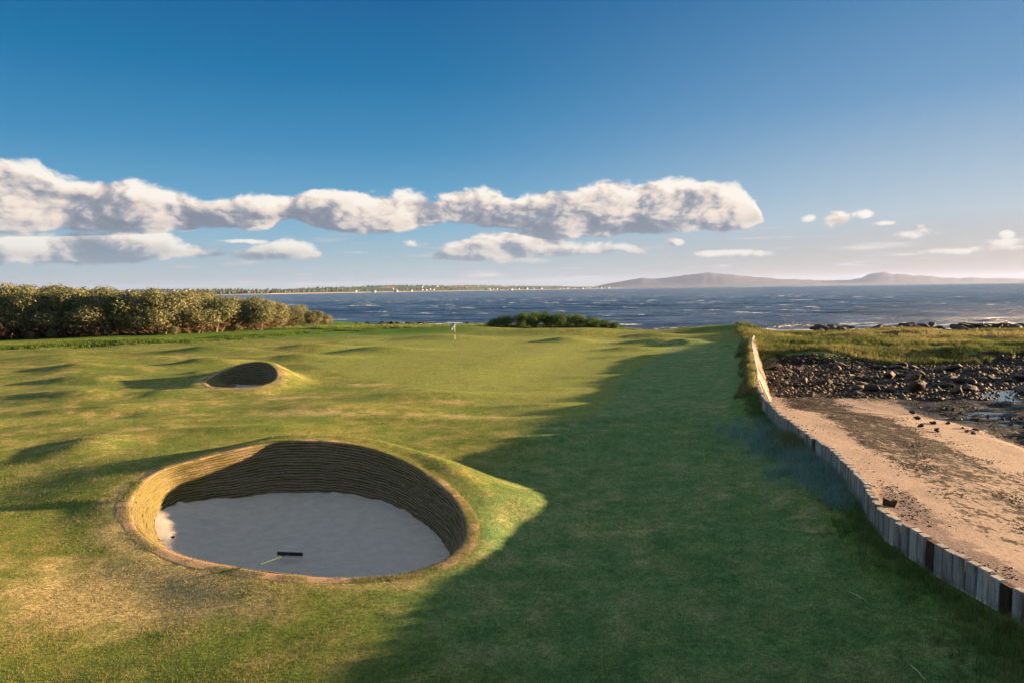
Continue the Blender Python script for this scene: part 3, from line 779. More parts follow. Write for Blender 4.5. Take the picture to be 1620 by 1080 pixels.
# ------------------------------------------------------------------ pot bunkers
def bunker(rim, wall_h_in, sand_edge, sand_mid, nlay, label, grassy_angle, name='pot_bunker'):
    n = len(rim); c = rim.mean(0)
    root = empty(name, (c[0], c[1], float(Z(c[0], c[1])) - 1.0))
    zc = root.location.z
    zr = Z(rim[:, 0], rim[:, 1]) + 0.012
    th = np.arctan2(rim[:, 1] - c[1], rim[:, 0] - c[0])
    nrm = rim - np.roll(rim, 2, 0); nxt = np.roll(rim, -2, 0) - np.roll(rim, 2, 0)
    nn = np.stack([nxt[:, 1], -nxt[:, 0]], 1); nn /= np.linalg.norm(nn, axis=1)[:, None]      # outward
    ze = sand_edge(th) + 0.05 * fbm(th * 6, th * 0 + 3, oct=5, seed=71, gain=0.65)
    inw = wall_h_in(th)
    base = rim - nn * inw[:, None]
    rows = nlay * 5 + 1; tt = np.linspace(0, 1, rows)
    vs, moss, lay = [], [], []
    for i, t in enumerate(tt):
        L = t * nlay; fr = L - math.floor(L)
        ledge = 0.028 * (1 - abs(fr - 0.5) * 2) ** 0.6
        jit = 0.036 * fbm(th * 9 + 11 * math.floor(L), th * 0 + math.floor(L) * 3.1, oct=3, seed=73)
        jit += 0.020 * fbm(th * 40, th * 0 + L * 1.5, oct=2, seed=75)
        p = base * (1 - t) + rim * t - nn * (ledge + jit)[:, None] * (0.3 if t > 0.985 else 1)
        z = (ze - 0.25) * (1 - t) + zr * t + 0.022 * fbm(th * 9, th * 0 + math.floor(L) * 0.6, oct=2, seed=77)
        if i == rows - 1: z = zr
        vs.append(np.stack([p[:, 0] - c[0], p[:, 1] - c[1], z - zc], 1))
        g = 0.15 + 0.75 * np.exp(-(((th - grassy_angle + math.pi) % (2 * math.pi) - math.pi) / 0.75) ** 2) + 0.25 * t  # grassier sods centred on one side of the wall
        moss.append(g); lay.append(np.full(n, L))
    np_mesh('stacked_turf_wall', np.vstack(vs), grid_faces(rows, n, True), M_REVET, root, True, attrs=dict(moss=np.hstack(moss), layer=np.hstack(lay)))
    # sand floor: rings from the foot of the wall to the middle
    vs = []; nr = 26
    bc = base.mean(0)
    for i in range(nr):
        q = i / (nr - 1); k = 1.075 * (1 - q) + 0.0015
        p = bc + (base - bc) * k
        prof = sstep(0.0, 0.55, q)
        z = ze * (1 - prof) + sand_mid * prof + 0.03 * fbm(p[:, 0] / 0.8, p[:, 1] / 0.8, oct=3, seed=79) + 0.05 * np.exp(-(q / 0.06) ** 2) * fbm(th * 7, th * 0, oct=2, seed=80)
        vs.append(np.stack([p[:, 0] - c[0], p[:, 1] - c[1], z - zc], 1))
    sf = grid_faces(nr, n, True)
    vv = np.vstack(vs)
    vv = np.vstack([vv, vv[-n:].mean(0)[None]])
    cap = np.array([[(nr - 1) * n + j, (nr - 1) * n + (j + 1) % n, nr * n, nr * n] for j in range(n)])
    me_f = np.vstack([sf, cap[:, :4]])
    # quads with a doubled vertex are invalid: close the middle with one tiny ring instead
    np_mesh('sand_floor', np.vstack(vs), sf, M_BSAND, root, True)
    # turf lip: a worn band of sods just outside the rim, 25 mm proud of the ground
    vs = []; prof = [(-0.02, -0.05), (-0.025, -0.012), (0.0, 0.010), (0.05, 0.018), (0.10, 0.018), (0.16, 0.014), (0.20, 0.010), (0.25, 0.006), (0.30, 0.001), (0.38, -0.03)]
    gr = []
    for (o, dz) in prof:
        wv_ = (1 + 0.30 * fbm(th * 3, th * 0 + 5, oct=4, seed=81)) if o > 0.05 else 1.0 + 0 * th
        p = rim + nn * (o * wv_)[:, None]
        z = Z(p[:, 0], p[:, 1]) + dz + (0.006 * fbm(th * 30, th * 0 + o * 9, oct=2, seed=83) if dz > -0.02 else 0)
        if o <= 0: z = Z(rim[:, 0], rim[:, 1]) + dz
        vs.append(np.stack([p[:, 0] - c[0], p[:, 1] - c[1], z - zc], 1))
        gr.append(0.30 + 0.25 * np.cos(th - 0.8) + 0.5 * fbm(th * 3, th * 0 + 1, oct=4, seed=85) + (0.35 if o > 0.25 else 0.1 if o > 0.15 else 0.0))
    np_mesh('turf_lip', np.vstack(vs), grid_faces(len(prof), n, True)[:, ::-1], M_LIP, root, True, attrs=dict(grassy=np.hstack(gr)))
    tag(root, label, 'sand bunker')
    return root, base, ze


bk1, base1, ze1 = bunker(rim1, lambda th: 0.62 + 0.14 * np.cos(th - R(160)), lambda th: -0.98 + 0.36 * np.exp(-(((th - math.pi + math.pi) % (2 * math.pi) - math.pi) / 0.8) ** 2) + 0.12 * np.exp(-((th + math.pi / 2) / 0.8) ** 2),
                         -1.02, 22, 'large round sand pot bunker in the foreground with stacked turf walls', R(180))
bk2, base2, ze2 = bunker(rim2, lambda th: 0.35 + 1.5 * np.exp(-((((th - 3.3) + math.pi) % (2 * math.pi) - math.pi) / 0.65) ** 2), lambda th: -0.95 + 0.45 * np.exp(-(((th - math.pi + math.pi) % (2 * math.pi) - math.pi) / 0.7) ** 2),
                         -1.02, 16, 'small far sand bunker sunk behind a raised turf lip', R(180))
#@@OBJECTS
# ------------------------------------------------------------------ sea wall of upright sleepers
def sleeper_material(name, stops):
    m, t, b = material(name, 0.85, 0.2)
    co = t.new('ShaderNodeTexCoord').outputs['Object']; oi = t.new('ShaderNodeObjectInfo').outputs['Random']
    v = t.vec('ADD', t.mapping(co, (9, 9, 0.9)), t.vec('SCALE', (13.0, 7.0, 5.0), scale=oi))
    n = t.noise(v, 2.2, 8, 0.68, 0.4)
    c = t.ramp(n, stops)
    stain = t.maprange(t.noise(v, 0.55, 4, 0.6), 0.54, 0.68)
    c = t.mix(t.math('MULTIPLY', stain, 0.75), c, (0.07, 0.045, 0.03))
    hs = t.new('ShaderNodeHueSaturation'); t.put(hs.inputs['Color'], c)
    t.put(hs.inputs['Value'], t.math('MULTIPLY_ADD', oi, 0.5, 0.72)); c = hs.outputs[0]
    t.put(b.inputs['Base Color'], c)
    t.put(b.inputs['Normal'], t.bump(n, 0.8, 0.03))
    return m


M_SLEEP = sleeper_material('weathered_timber', [(0.25, (0.12, 0.095, 0.08)), (0.5, (0.32, 0.285, 0.255)), (0.75, (0.52, 0.48, 0.43))])
M_SLEEPD = sleeper_material('dark_timber', [(0.3, (0.012, 0.010, 0.010)), (0.6, (0.07, 0.035, 0.02)), (0.8, (0.16, 0.09, 0.05))])


def box_mesh(w, d, h, bev, seedj=0):
    bm = bmesh.new(); bmesh.ops.create_cube(bm, size=1)
    for v in bm.verts: v.co = Vector((v.co.x * w, v.co.y * d, (v.co.z + 0.5) * h))
    bmesh.ops.bevel(bm, geom=list(bm.edges), offset=bev, segments=2, affect='EDGES')
    bmesh.ops.subdivide_edges(bm, edges=[e for e in bm.edges if abs(e.verts[0].co.z - e.verts[1].co.z) > h * 0.5], cuts=4)
    for v in bm.verts:
        j = Vector((fbm(v.co.z * 3 + seedj, v.co.x * 5, oct=2, seed=int(seedj)), fbm(v.co.z * 3, v.co.y * 5 + seedj, oct=2, seed=int(seedj) + 3), 0))
        v.co += j * 0.008
        if v.co.z > h * 0.9: v.co.z += 0.012 * math.sin(v.co.x * 31 + seedj) 
    me = bpy.data.meshes.new('sleeper'); bm.to_mesh(me); bm.free()
    return me


wall_ys = [-14.0]
ws = 0.245
while wall_ys[-1] < 60.5:
    y0 = wall_ys[-1]; dx = float(WX(y0 + 0.2) - WX(y0)) / 0.2
    wall_ys.append(y0 + ws / math.hypot(1, dx))
wall_ys = wall_ys[1:]
wall = empty('retaining_wall', (float(WX(20)), 20, 0)); tag(wall, 'low curving retaining wall of upright weathered timber sleepers between turf and beach', 'retaining wall')
DARK = set()
sl_meshes = [box_mesh(0.225, 0.15, 1.9, 0.014, i * 7 + 1) for i in range(6)]
for me in sl_meshes: me.materials.append(M_SLEEP)
sl_dark = [m_.copy() for m_ in sl_meshes[:3]]
for me in sl_dark: me.materials[0] = M_SLEEPD
vis = sorted([y for y in wall_ys if y > 9.6])[:98]
rest_v, rest_f, off = [], [], 0
rnd = random.Random(5)


def wall_top(y):
    return 0.60 + 0.025 * math.sin(y * 1.7) + 0.05 * float(sstep(25, 34, y)) + 0.15 * float(sstep(40, 58, y))


dark_at = [10.2, 12.02]
for y in wall_ys:
    x = float(WX(y)) + 0.09; dx = float(WX(y + 0.3) - WX(y - 0.3)) / 0.6
    a = math.atan2(1, dx)
    top = wall_top(y) + rnd.uniform(-0.02, 0.018)
    lean = rnd.uniform(-0.012, 0.012)
    if y in vis:
        dk = any(abs(y - q) < 0.12 for q in dark_at) or (y > 14 and rnd.random() < 0.05)
        o = bpy.data.objects.new('sleeper', rnd.choice(sl_dark if dk else sl_meshes)); COL.objects.link(o); o.parent = wall
        o.location = (x - wall.location.x + rnd.uniform(-.012, .012), y - wall.location.y, top - 1.9 - wall.location.z)
        o.rotation_euler = (rnd.uniform(-.01, .01), lean, a)
        if dk: o['label'] = 'dark brown sleeper'
    else:
        me = rnd.choice(sl_meshes); vv = np.array([v.co[:] for v in me.vertices]); 
        ca, sa = math.cos(a), math.sin(a)
        rest_v.append(np.stack([vv[:, 0] * ca - vv[:, 1] * sa + x - wall.location.x, vv[:, 0] * sa + vv[:, 1] * ca + y - wall.location.y, vv[:, 2] + top - 1.9], 1))
        tri = []
        me.calc_loop_triangles()
        for lt in me.loop_triangles: tri.append(lt.vertices[:])
        rest_f.append(np.array(tri) + off); off += len(vv)
o = np_mesh('sleeper_row', np.vstack(rest_v), np.vstack(rest_f), M_SLEEP, wall); tag(o, kind='stuff')
# battered boards that face the sea beyond the bend
M_BOARD = sleeper_material('pale_boards', [(0.25, (0.17, 0.13, 0.10)), (0.5, (0.36, 0.29, 0.23)), (0.75, (0.52, 0.44, 0.36))])
pb = []; y = 30.5
while y < 57.5:
    x = float(WX(y)) + 0.17; dx = float(WX(y + 0.3) - WX(y - 0.3)) / 0.6; a = math.atan2(1, dx); L = 0.27
    grow = float(sstep(30, 36, y)); top = wall_top(y) - 0.03 + rnd.uniform(-.03, .03); off = (0.18 + 0.55 * grow) * rnd.uniform(0.93, 1.07)
    zb = float(Z(x + off + 0.1, y)) - 0.15
    n_ = np.array([math.sin(a), -math.cos(a), 0]); t_ = np.array([math.cos(a), math.sin(a), 0]); p = np.array([x, y, 0])
    q_ = []
    for w_ in (-L / 2, L / 2 - 0.015):
        for (o_, z_) in ((-0.02, top), (off, zb), (off - 0.06, zb), (-0.08, top)): q_.append(p + t_ * w_ + n_ * (o_ + rnd.uniform(-.01, .01)) + (0, 0, z_))
    pb.append((np.array(q_) - np.array(wall.location), np.array([(0, 1, 5, 4), (1, 2, 6, 5), (2, 3, 7, 6), (3, 0, 4, 7), (0, 3, 2, 1), (4, 5, 6, 7)])))
    y += L / math.hypot(1, dx)
vb, fb_, ob = [], [], 0
for v_, f_ in pb: vb.append(v_); fb_.append(f_ + ob); ob += len(v_)
np_mesh('sloping_boards', np.vstack(vb), np.vstack(fb_), M_BOARD, wall)
print('wall', len(wall_ys))


# ------------------------------------------------------------------ tidal pool on the beach
nx_ = 40; ys_ = np.linspace(18, 40, 30); sx_ = np.linspace(6.5, 31, nx_)
S_, Y_ = np.meshgrid(sx_, ys_); X_ = S_ + WX(Y_)
mP, tP, bP = material('pool_water', 0.06, 0.5)
posP = tP.new('ShaderNodeNewGeometry').outputs['Position']
bP.inputs['Base Color'].default_value = (0.02, 0.028, 0.03, 1); bP.inputs['IOR'].default_value = 1.33
tP.put(bP.inputs['Normal'], tP.bump(tP.noise(posP, 3.0, 4, 0.6), 0.25, 0.03))
tag(np_mesh('tidal_pool_water', np.stack([X_, Y_, 0 * X_ - 1.10], -1).reshape(-1, 3), grid_faces(30, nx_), mP, smooth=True), kind='structure')


# ------------------------------------------------------------------ shaping helpers
def tube(points, radii, seg=7):
    """a tapered tube through points -> verts, quads"""
    P = np.array(points, float); n = len(P); V_, F_ = [], []
    for i in range(n):
        t = P[min(i + 1, n - 1)] - P[max(i - 1, 0)]; t /= np.linalg.norm(t) + 1e-9
        a = np.cross(t, [0, 0, 1] if abs(t[2]) < 0.9 else [1, 0, 0]); a /= np.linalg.norm(a); b = np.cross(t, a)
        an = np.linspace(0, 2 * math.pi, seg, endpoint=False)
        V_.append(P[i] + radii[i] * (np.cos(an)[:, None] * a + np.sin(an)[:, None] * b))
    V_ = np.vstack(V_)
    for i in range(n - 1):
        for j in range(seg):
            F_.append((i * seg + j, i * seg + (j + 1) % seg, (i + 1) * seg + (j + 1) % seg, (i + 1) * seg + j))
    V_ = np.vstack([V_, P[:1], P[-1:]])
    k = n * seg
    for j in range(0, seg - 1, 1):
        pass
    return V_[:k], np.array(F_)


def join(parts):
    vs, fs, off = [], [], 0
    for v, f in parts: vs.append(v); fs.append(np.asarray(f) + off); off += len(v)
    return np.vstack(vs), np.vstack(fs)


def boxv(cx, cy, cz, sx, sy, sz):
    v = np.array([(x, y, z) for z in (-.5, .5) for y in (-.5, .5) for x in (-.5, .5)]) * (sx, sy, sz) + (cx, cy, cz)
    f = np.array([(0, 2, 3, 1), (4, 5, 7, 6), (0, 1, 5, 4), (2, 6, 7, 3), (0, 4, 6, 2), (1, 3, 7, 5)])
    return v, f


def leaves(rng, centers, radii, n, size, shell=0.55, up=0.35):
    """n leaf clumps (kite quads) spread through a set of lobes"""
    k = rng.choice(len(centers), n, p=radii ** 2 / (radii ** 2).sum())
    d = rng.normal(size=(n, 3)); d /= np.linalg.norm(d, axis=1)[:, None]
    r = radii[k] * (shell + (1.06 - shell) * rng.random(n) ** 0.6) * (1 + 0.16 * np.sin(d[:, 0] * 9 + k) * np.cos(d[:, 2] * 8 + d[:, 1] * 7))
    c = centers[k] + d * r[:, None] * np.array([1, 1, 0.95])
    nrm = d + rng.normal(size=(n, 3)) * 0.75; nrm[:, 2] += up; nrm /= np.linalg.norm(nrm, axis=1)[:, None]
    a = np.cross(nrm, rng.normal(size=(n, 3))); a /= np.linalg.norm(a, axis=1)[:, None] + 1e-9
    b = np.cross(nrm, a); sz = size * (0.6 + 0.8 * rng.random(n))
    q = np.stack([c - a * sz[:, None], c + b * (sz * 0.42)[:, None], c + a * sz[:, None], c - b * (sz * 0.42)[:, None]], 1).reshape(-1, 3)
    f = np.arange(n * 4).reshape(-1, 4)
    return q, f, np.repeat(rng.random(n), 4)


def leaf_material(name, stops, var=0.35, trans=0.25):
    m = bpy.data.materials.new(name); m.use_nodes = True; t = NT(m.node_tree); b = m.node_tree.nodes['Principled BSDF']
    pos = t.new('ShaderNodeNewGeometry').outputs['Position']; r = t.attr('rnd')
    oi = t.new('ShaderNodeObjectInfo').outputs['Random']
    n = t.noise(pos, 0.9, 4, 0.6)
    k = t.math('ADD', t.math('MULTIPLY', n, 0.62), t.math('ADD', t.math('MULTIPLY', r, 0.28), t.math('MULTIPLY', oi, 0.16)))
    c = t.ramp(k, stops)
    t.put(b.inputs['Base Color'], c); b.inputs['Roughness'].default_value = 0.75; b.inputs['Specular IOR Level'].default_value = 0.2
    tr = t.new('ShaderNodeBsdfTranslucent'); t.put(tr.inputs[0], c)
    mx = t.new('ShaderNodeMixShader'); mx.inputs[0].default_value = trans
    t.l.new(b.outputs[0], mx.inputs[1]); t.l.new(tr.outputs[0], mx.inputs[2])
    t.l.new(mx.outputs[0], m.node_tree.nodes['Material Output'].inputs['Surface'])
    return m


M_BARK = simple('bark', [(0.3, (0.05, 0.035, 0.025)), (0.7, (0.19, 0.14, 0.10))], 6, bump=0.5)
M_BUCK = leaf_material('buckthorn_leaf', [(0.28, (0.035, 0.055, 0.020)), (0.45, (0.095, 0.115, 0.048)), (0.62, (0.18, 0.175, 0.092)), (0.80, (0.29, 0.25, 0.15))])
M_TWIG = leaf_material('twig', [(0.3, (0.035, 0.022, 0.014)), (0.55, (0.12, 0.075, 0.042)), (0.8, (0.24, 0.15, 0.09))], trans=0.05)
M_DARKLEAF = leaf_material('evergreen_leaf', [(0.30, (0.018, 0.045, 0.010)), (0.5, (0.045, 0.095, 0.016)), (0.68, (0.09, 0.15, 0.03)), (0.82, (0.17, 0.21, 0.05))])


def make_bush(i, leafmat, n=8200, size=0.10, name='shrub', low=False):
    rng = np.random.default_rng(100 + i)
    root = empty(name)
    nl = 11
    cen = []; rad = []
    for k in range(nl):
        a = rng.random() * 6.28; r = 0.30 * rng.random() ** 0.5 if k else 0
        z = 0.30 + 0.50 * rng.random() ** 0.8
        cen.append((r * math.cos(a) * (1.35 - z * 0.6), r * math.sin(a) * (1.35 - z * 0.6), z)); rad.append(0.15 + 0.11 * rng.random())
    cen.append((0, 0, 0.45)); rad.append(0.28)
    cen = np.array(cen); rad = np.array(rad)
    if low: cen[:, 2] *= 0.85; cen[:, :2] *= 1.5
    q, f, r = leaves(rng, cen, rad, n, size / 4.2)
    # pointed leafy shoots that break the outline
    m_ = 240; kk = rng.choice(len(cen), m_); d = rng.normal(size=(m_, 3)); d[:, 2] = np.abs(d[:, 2]) + 0.4; d /= np.linalg.norm(d, axis=1)[:, None]
    st = cen[kk] + d * rad[kk][:, None] * 0.95
    L = 0.035 + 0.05 * rng.random(m_)
    qs = []
    for s_ in range(7):
        p = st + d * (L * s_ / 6)[:, None]
        a = rng.normal(size=(m_, 3)); a /= np.linalg.norm(a, axis=1)[:, None]; b_ = np.cross(a, d); w_ = 0.018 * (1 - s_ / 9)
        qs.append(np.stack([p, p + a * w_ + b_ * w_ * 0.3, p + a * w_ * 1.8 + d * 0.012, p + a * w_ - b_ * w_ * 0.3], 1).reshape(-1, 3))
    q2 = np.vstack(qs); f2 = np.arange(len(q2)).reshape(-1, 4)
    V_, F_ = join([(q, f), (q2, f2)])
    np_mesh('foliage', V_, F_, leafmat, root, attrs=dict(rnd=np.concatenate([r, np.repeat(rng.random(len(f2)), 4) * 0.4 + 0.6])))
    parts = []
    tw = []
    for k in range(9):
        a = rng.random() * 6.28; top = cen[rng.integers(len(cen))] + rng.normal(size=3) * 0.03
        base = np.array([0.09 * math.cos(a), 0.09 * math.sin(a), -0.03]); mid = base * 1.9 + np.array([0, 0, 0.22]) + rng.normal(size=3) * 0.03
        parts.append(tube([base, mid, top], [0.016, 0.011, 0.004], 6))
    V_, F_ = join(parts); np_mesh('trunk', V_, F_, M_BARK, root, True)
    # dead brown twiggery low inside
    nt = 900; d = rng.normal(size=(nt, 3)); d /= np.linalg.norm(d, axis=1)[:, None]
    c = np.stack([rng.normal(size=nt) * 0.20, rng.normal(size=nt) * 0.20, 0.05 + 0.40 * rng.random(nt)], 1); L = 0.05 + 0.06 * rng.random(nt)
    d[:, 2] = np.abs(d[:, 2]) * 0.7; a = np.cross(d, rng.normal(size=(nt, 3))); a /= np.linalg.norm(a, axis=1)[:, None]
    q = np.stack([c - a * 0.003, c + a * 0.003, c + d * L[:, None] + a * 0.002, c + d * L[:, None] - a * 0.002], 1).reshape(-1, 3)
    np_mesh('dead_twigs', q, np.arange(len(q)).reshape(-1, 4), M_TWIG, root, attrs=dict(rnd=np.repeat(rng.random(nt), 4)))
    return root


def place(o, x, y, z, sx, sy, sz, rz):
    o.location = (x, y, z); o.scale = (sx, sy, sz); o.rotation_euler = (0, 0, rz); return o


# ------------------------------------------------------------------ sea buckthorn hedge on the left
protos = [make_bush(i, M_BUCK, name='buckthorn_bush') for i in range(6)]
used = set()


def put_bush(pl, label, group, cat, x, y, z, w_, h, rng_):
    k = rng_.randrange(len(pl)); src = pl[k]
    if (id(pl), k) in used: o = copy_tree(src)
    else: used.add((id(pl), k)); o = src
    place(o, x, y, z, w_, w_, h, rng_.random() * 6.28)
    tag(o, label, cat, group); return o


rb = random.Random(11)
HB = [(-160, 545, 448), (-60, 541, 455), (0, 538, 457), (60, 536, 457), (130, 534, 459), (200, 532, 460), (260, 530, 461), (320, 528, 464), (370, 525, 468), (420, 522, 474), (460, 519, 482), (500, 516, 493), (530, 514, 504)]
hx = [p[0] for p in HB]
px = -150.0; nb = 0
while px < 532:
    yb = np.interp(px, hx, [p[1] for p in HB]); yt = np.interp(px, hx, [p[2] for p in HB])
    q = on_land(px, yb); d = q[1]
    mpp = d / 1080.0
    for row, (dd, k) in enumerate(((0, 1.0), (2.6, 1.0), (5.6, 1.0), (9.5, 1.0))):
        if row and px > 505: continue
        y = q[1] + dd + rb.uniform(-.5, .5) + 1.4; x = q[0] * (y / d) + rb.uniform(-.4, .4); z = float(Z(x, y)) - 0.1
        hor = 457.8 - (px - 810) * 0.01335
        ztop = CAM_H - (yt - hor) * y / 1080.0
        h = max(0.8, (ztop - z) * rb.uniform(0.90, 1.06) / 1.0)
        w_ = max(2.4, min(h * 1.05, 5.2)) * rb.uniform(1.08, 1.4)
        if row == 0 and rb.random() < 0.3: h *= 0.82
        lab = 'olive grey sea buckthorn bush at the front of the dense hedge beside the fairway' if row == 0 else 'olive grey sea buckthorn bush standing behind the front row of the hedge'
        grp = 'buckthorn bushes in the front of the hedge' if row == 0 else 'buckthorn bushes behind the front row'
        put_bush(protos, lab, grp, 'bush', x, y, z, w_, h * 1.06, rb); nb += 1
    if rb.random() < 0.30:
        h = rb.uniform(1.0, 1.7); y = q[1] + rb.uniform(-0.6, 0.3)
        put_bush(protos, 'small pale buckthorn sapling growing out in front of the hedge foot', 'saplings at the hedge foot', 'bush', q[0], y, float(Z(q[0], y)) - 0.05, h * 1.1, h, rb)
    px += 2.5 / mpp * rb.uniform(0.85, 1.15)
print('bushes', nb)

# dark mound of evergreen scrub behind the green
protos2 = [make_bush(40 + i, M_DARKLEAF, 4200, 0.11, 'evergreen_bush', True) for i in range(4)]
for (px, yb, yt) in [(780, 513, 508), (800, 515, 504), (822, 517, 501), (845, 518, 499), (868, 519, 499), (892, 520, 501), (914, 521, 503), (936, 522, 507), (955, 523, 511), (972, 524, 515), (835, 514, 499), (880, 515, 500), (905, 517, 503)]:
    y = 97.0 + rb.uniform(-1, 1) + (3.5 if yb in (514, 515, 517) and px > 830 and px < 910 and yb - yt < 16.5 else 0)
    hor = 457.8 - (px - 810) * 0.01335
    d = ray_px(px, yb); x = d.x / d.y * y; z = float(Z(x, y)) - 0.1
    h = max(0.9, CAM_H - (yt - 3 - hor) * y / 1080.0 - z)
    put_bush(protos2, 'dark green rounded scrub bush in the low mound between green and sea', 'dark scrub bushes behind the green', 'bush', x, y, z, 2.6, h * 1.35, rb)


# ------------------------------------------------------------------ grasses: single blades, built as real geometry
def blade_material(name, stops, trans=0.35):
    m = bpy.data.materials.new(name); m.use_nodes = True; t = NT(m.node_tree); b = m.node_tree.nodes['Principled BSDF']
    pos = t.new('ShaderNodeNewGeometry').outputs['Position']; r = t.attr('rnd'); dry = t.attr('dry')
    n = t.noise(pos, 1.3, 4, 0.6)
    k = t.math('ADD', t.math('MULTIPLY', n, 0.45), t.math('ADD', t.math('MULTIPLY', r, 0.35), t.math('MULTIPLY', dry, 0.42)))
    c = t.ramp(k, stops)
    t.put(b.inputs['Base Color'], c); b.inputs['Roughness'].default_value = 0.7; b.inputs['Specular IOR Level'].default_value = 0.15
    tr = t.new('ShaderNodeBsdfTranslucent'); t.put(tr.inputs[0], c)
    mx = t.new('ShaderNodeMixShader'); mx.inputs[0].default_value = trans
    t.l.new(b.outputs[0], mx.inputs[1]); t.l.new(tr.outputs[0], mx.inputs[2])
    t.l.new(mx.outputs[0], m.node_tree.nodes['Material Output'].inputs['Surface'])
    return m


def blades(name, x, y, h, wd, mat, rng, lean=0.5, dry=None, wind=(0.0, 0.0), seg2=True):
    n = len(x); z = Z(x, y) - 0.008
    a = rng.random(n) * 6.283; ln = np.abs(rng.normal(size=n)) * lean
    dx, dy = np.cos(a) * ln + wind[0], np.sin(a) * ln + wind[1]
    a2 = rng.random(n) * 3.1416; wx, wy = np.cos(a2) * wd * 0.5, np.sin(a2) * wd * 0.5
    base = np.stack([x, y, z], 1); W_ = np.stack([wx, wy, 0 * wx], 1)
    tip = base + np.stack([dx * h, dy * h, h * np.sqrt(np.clip(1 - 0.5 * (dx ** 2 + dy ** 2), 0.1, 1))], 1)
    if seg2:
        mid = base + np.stack([dx * h * 0.3, dy * h * 0.3, h * 0.6], 1)
        v = np.stack([base - W_, base + W_, mid + W_ * 0.8, tip, mid - W_ * 0.8], 1).reshape(-1, 3)
        i = np.arange(n)[:, None] * 5
        f = np.concatenate([i + np.array([[0, 1, 2]]), i + np.array([[0, 2, 4]]), i + np.array([[4, 2, 3]])], 0); k = 5
    else:
        v = np.stack([base - W_, base + W_, tip], 1).reshape(-1, 3); f = np.arange(n * 3).reshape(-1, 3); k = 3
    at = dict(rnd=np.repeat(rng.random(n), k), dry=np.repeat(dry if dry is not None else np.zeros(n), k))
    o = np_mesh(name, v, f, mat, attrs=at)
    return o


M_TURFBLADE = blade_material('turf_blade', [(0.18, (0.055, 0.13, 0.032)), (0.38, (0.105, 0.18, 0.036)), (0.56, (0.21, 0.195, 0.056)), (0.75, (0.31, 0.25, 0.105)), (0.95, (0.43, 0.335, 0.18))])
M_LONG = blade_material('long_grass_blade', [(0.2, (0.05, 0.115, 0.025)), (0.45, (0.11, 0.17, 0.042)), (0.62, (0.22, 0.22, 0.085)), (0.82, (0.42, 0.35, 0.19))])
M_MARRAM = blade_material('marram_blade', [(0.2, (0.09, 0.18, 0.15)), (0.5, (0.20, 0.32, 0.28)), (0.75, (0.32, 0.42, 0.34)), (0.95, (0.34, 0.33, 0.18))])
M_DUNE = blade_material('dune_grass_blade', [(0.15, (0.045, 0.075, 0.015)), (0.4, (0.12, 0.14, 0.035)), (0.62, (0.24, 0.20, 0.085)), (0.85, (0.40, 0.30, 0.17))])
M_VERGE = blade_material('verge_grass_blade', [(0.2, (0.030, 0.075, 0.012)), (0.5, (0.080, 0.135, 0.020)), (0.8, (0.19, 0.19, 0.06))])

rg = np.random.default_rng(5)
# mown turf in the foreground
N = 620000
yy = 8.6 + (30 - 8.6) * rg.random(N) ** 1.9; xx = (rg.random(N) * 2 - 1) * (yy * 0.80 + 1.0)
s_ = xx - WX(yy); ok = s_ < -0.12
xx, yy, s_ = xx[ok], yy[ok], s_[ok]
dr = np.minimum(rim_dist(xx, yy, rim1), 99); ok = (dr > 0.03) & (dr > 0.30 * rg.random(len(dr))); xx, yy, s_, dr = xx[ok], yy[ok], s_[ok], dr[ok]
mk = turf_masks(xx, yy); ok = rg.random(len(xx)) > mk['green'] * 0.97; xx, yy, s_ = xx[ok], yy[ok], s_[ok]; dry = mk['dry'][ok]
patch = fbm(xx / 0.7, yy / 0.7, oct=3, seed=90)
hh = (0.018 + 0.024 * rg.random(len(xx))) * (1 + 0.5 * patch)
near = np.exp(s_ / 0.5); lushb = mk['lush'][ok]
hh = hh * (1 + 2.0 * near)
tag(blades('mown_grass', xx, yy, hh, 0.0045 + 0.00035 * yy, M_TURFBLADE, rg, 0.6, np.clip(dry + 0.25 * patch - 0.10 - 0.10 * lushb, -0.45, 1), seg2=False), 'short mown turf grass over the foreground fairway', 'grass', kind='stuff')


def rim_fringe(rim, n, out):
    k = rg.random(n) * len(rim); i = k.astype(int) % len(rim); j = (i + 1) % len(rim); f = (k % 1)[:, None]
    p = rim[i] * (1 - f) + rim[j] * f; c = rim.mean(0); d = p - c; d /= np.linalg.norm(d, axis=1)[:, None]
    cl = fbm(k * 0.25, k * 0, oct=3, seed=99) > -0.12
    p = p + d * (0.02 + np.abs(rg.normal(size=n)) * out)[:, None]
    return p[cl]


fp = np.vstack([rim_fringe(rim1, 26000, 0.14), rim_fringe(rim2, 7000, 0.2)])
tag(blades('lip_grass', fp[:, 0], fp[:, 1], 0.035 + 0.045 * rg.random(len(fp)), 0.009, M_TURFBLADE, rg, 0.7, 0.15 + 0.45 * rg.random(len(fp)), seg2=False), 'ragged dry grass fringing the lips of the bunkers', 'grass', kind='stuff')


def tuft_points(cx, cy, n, r):
    a = rg.random((len(cx), n)) * 6.283; q = r[:, None] * np.sqrt(rg.random((len(cx), n)))
    return (cx[:, None] + np.cos(a) * q).ravel(), (cy[:, None] + np.sin(a) * q).ravel()


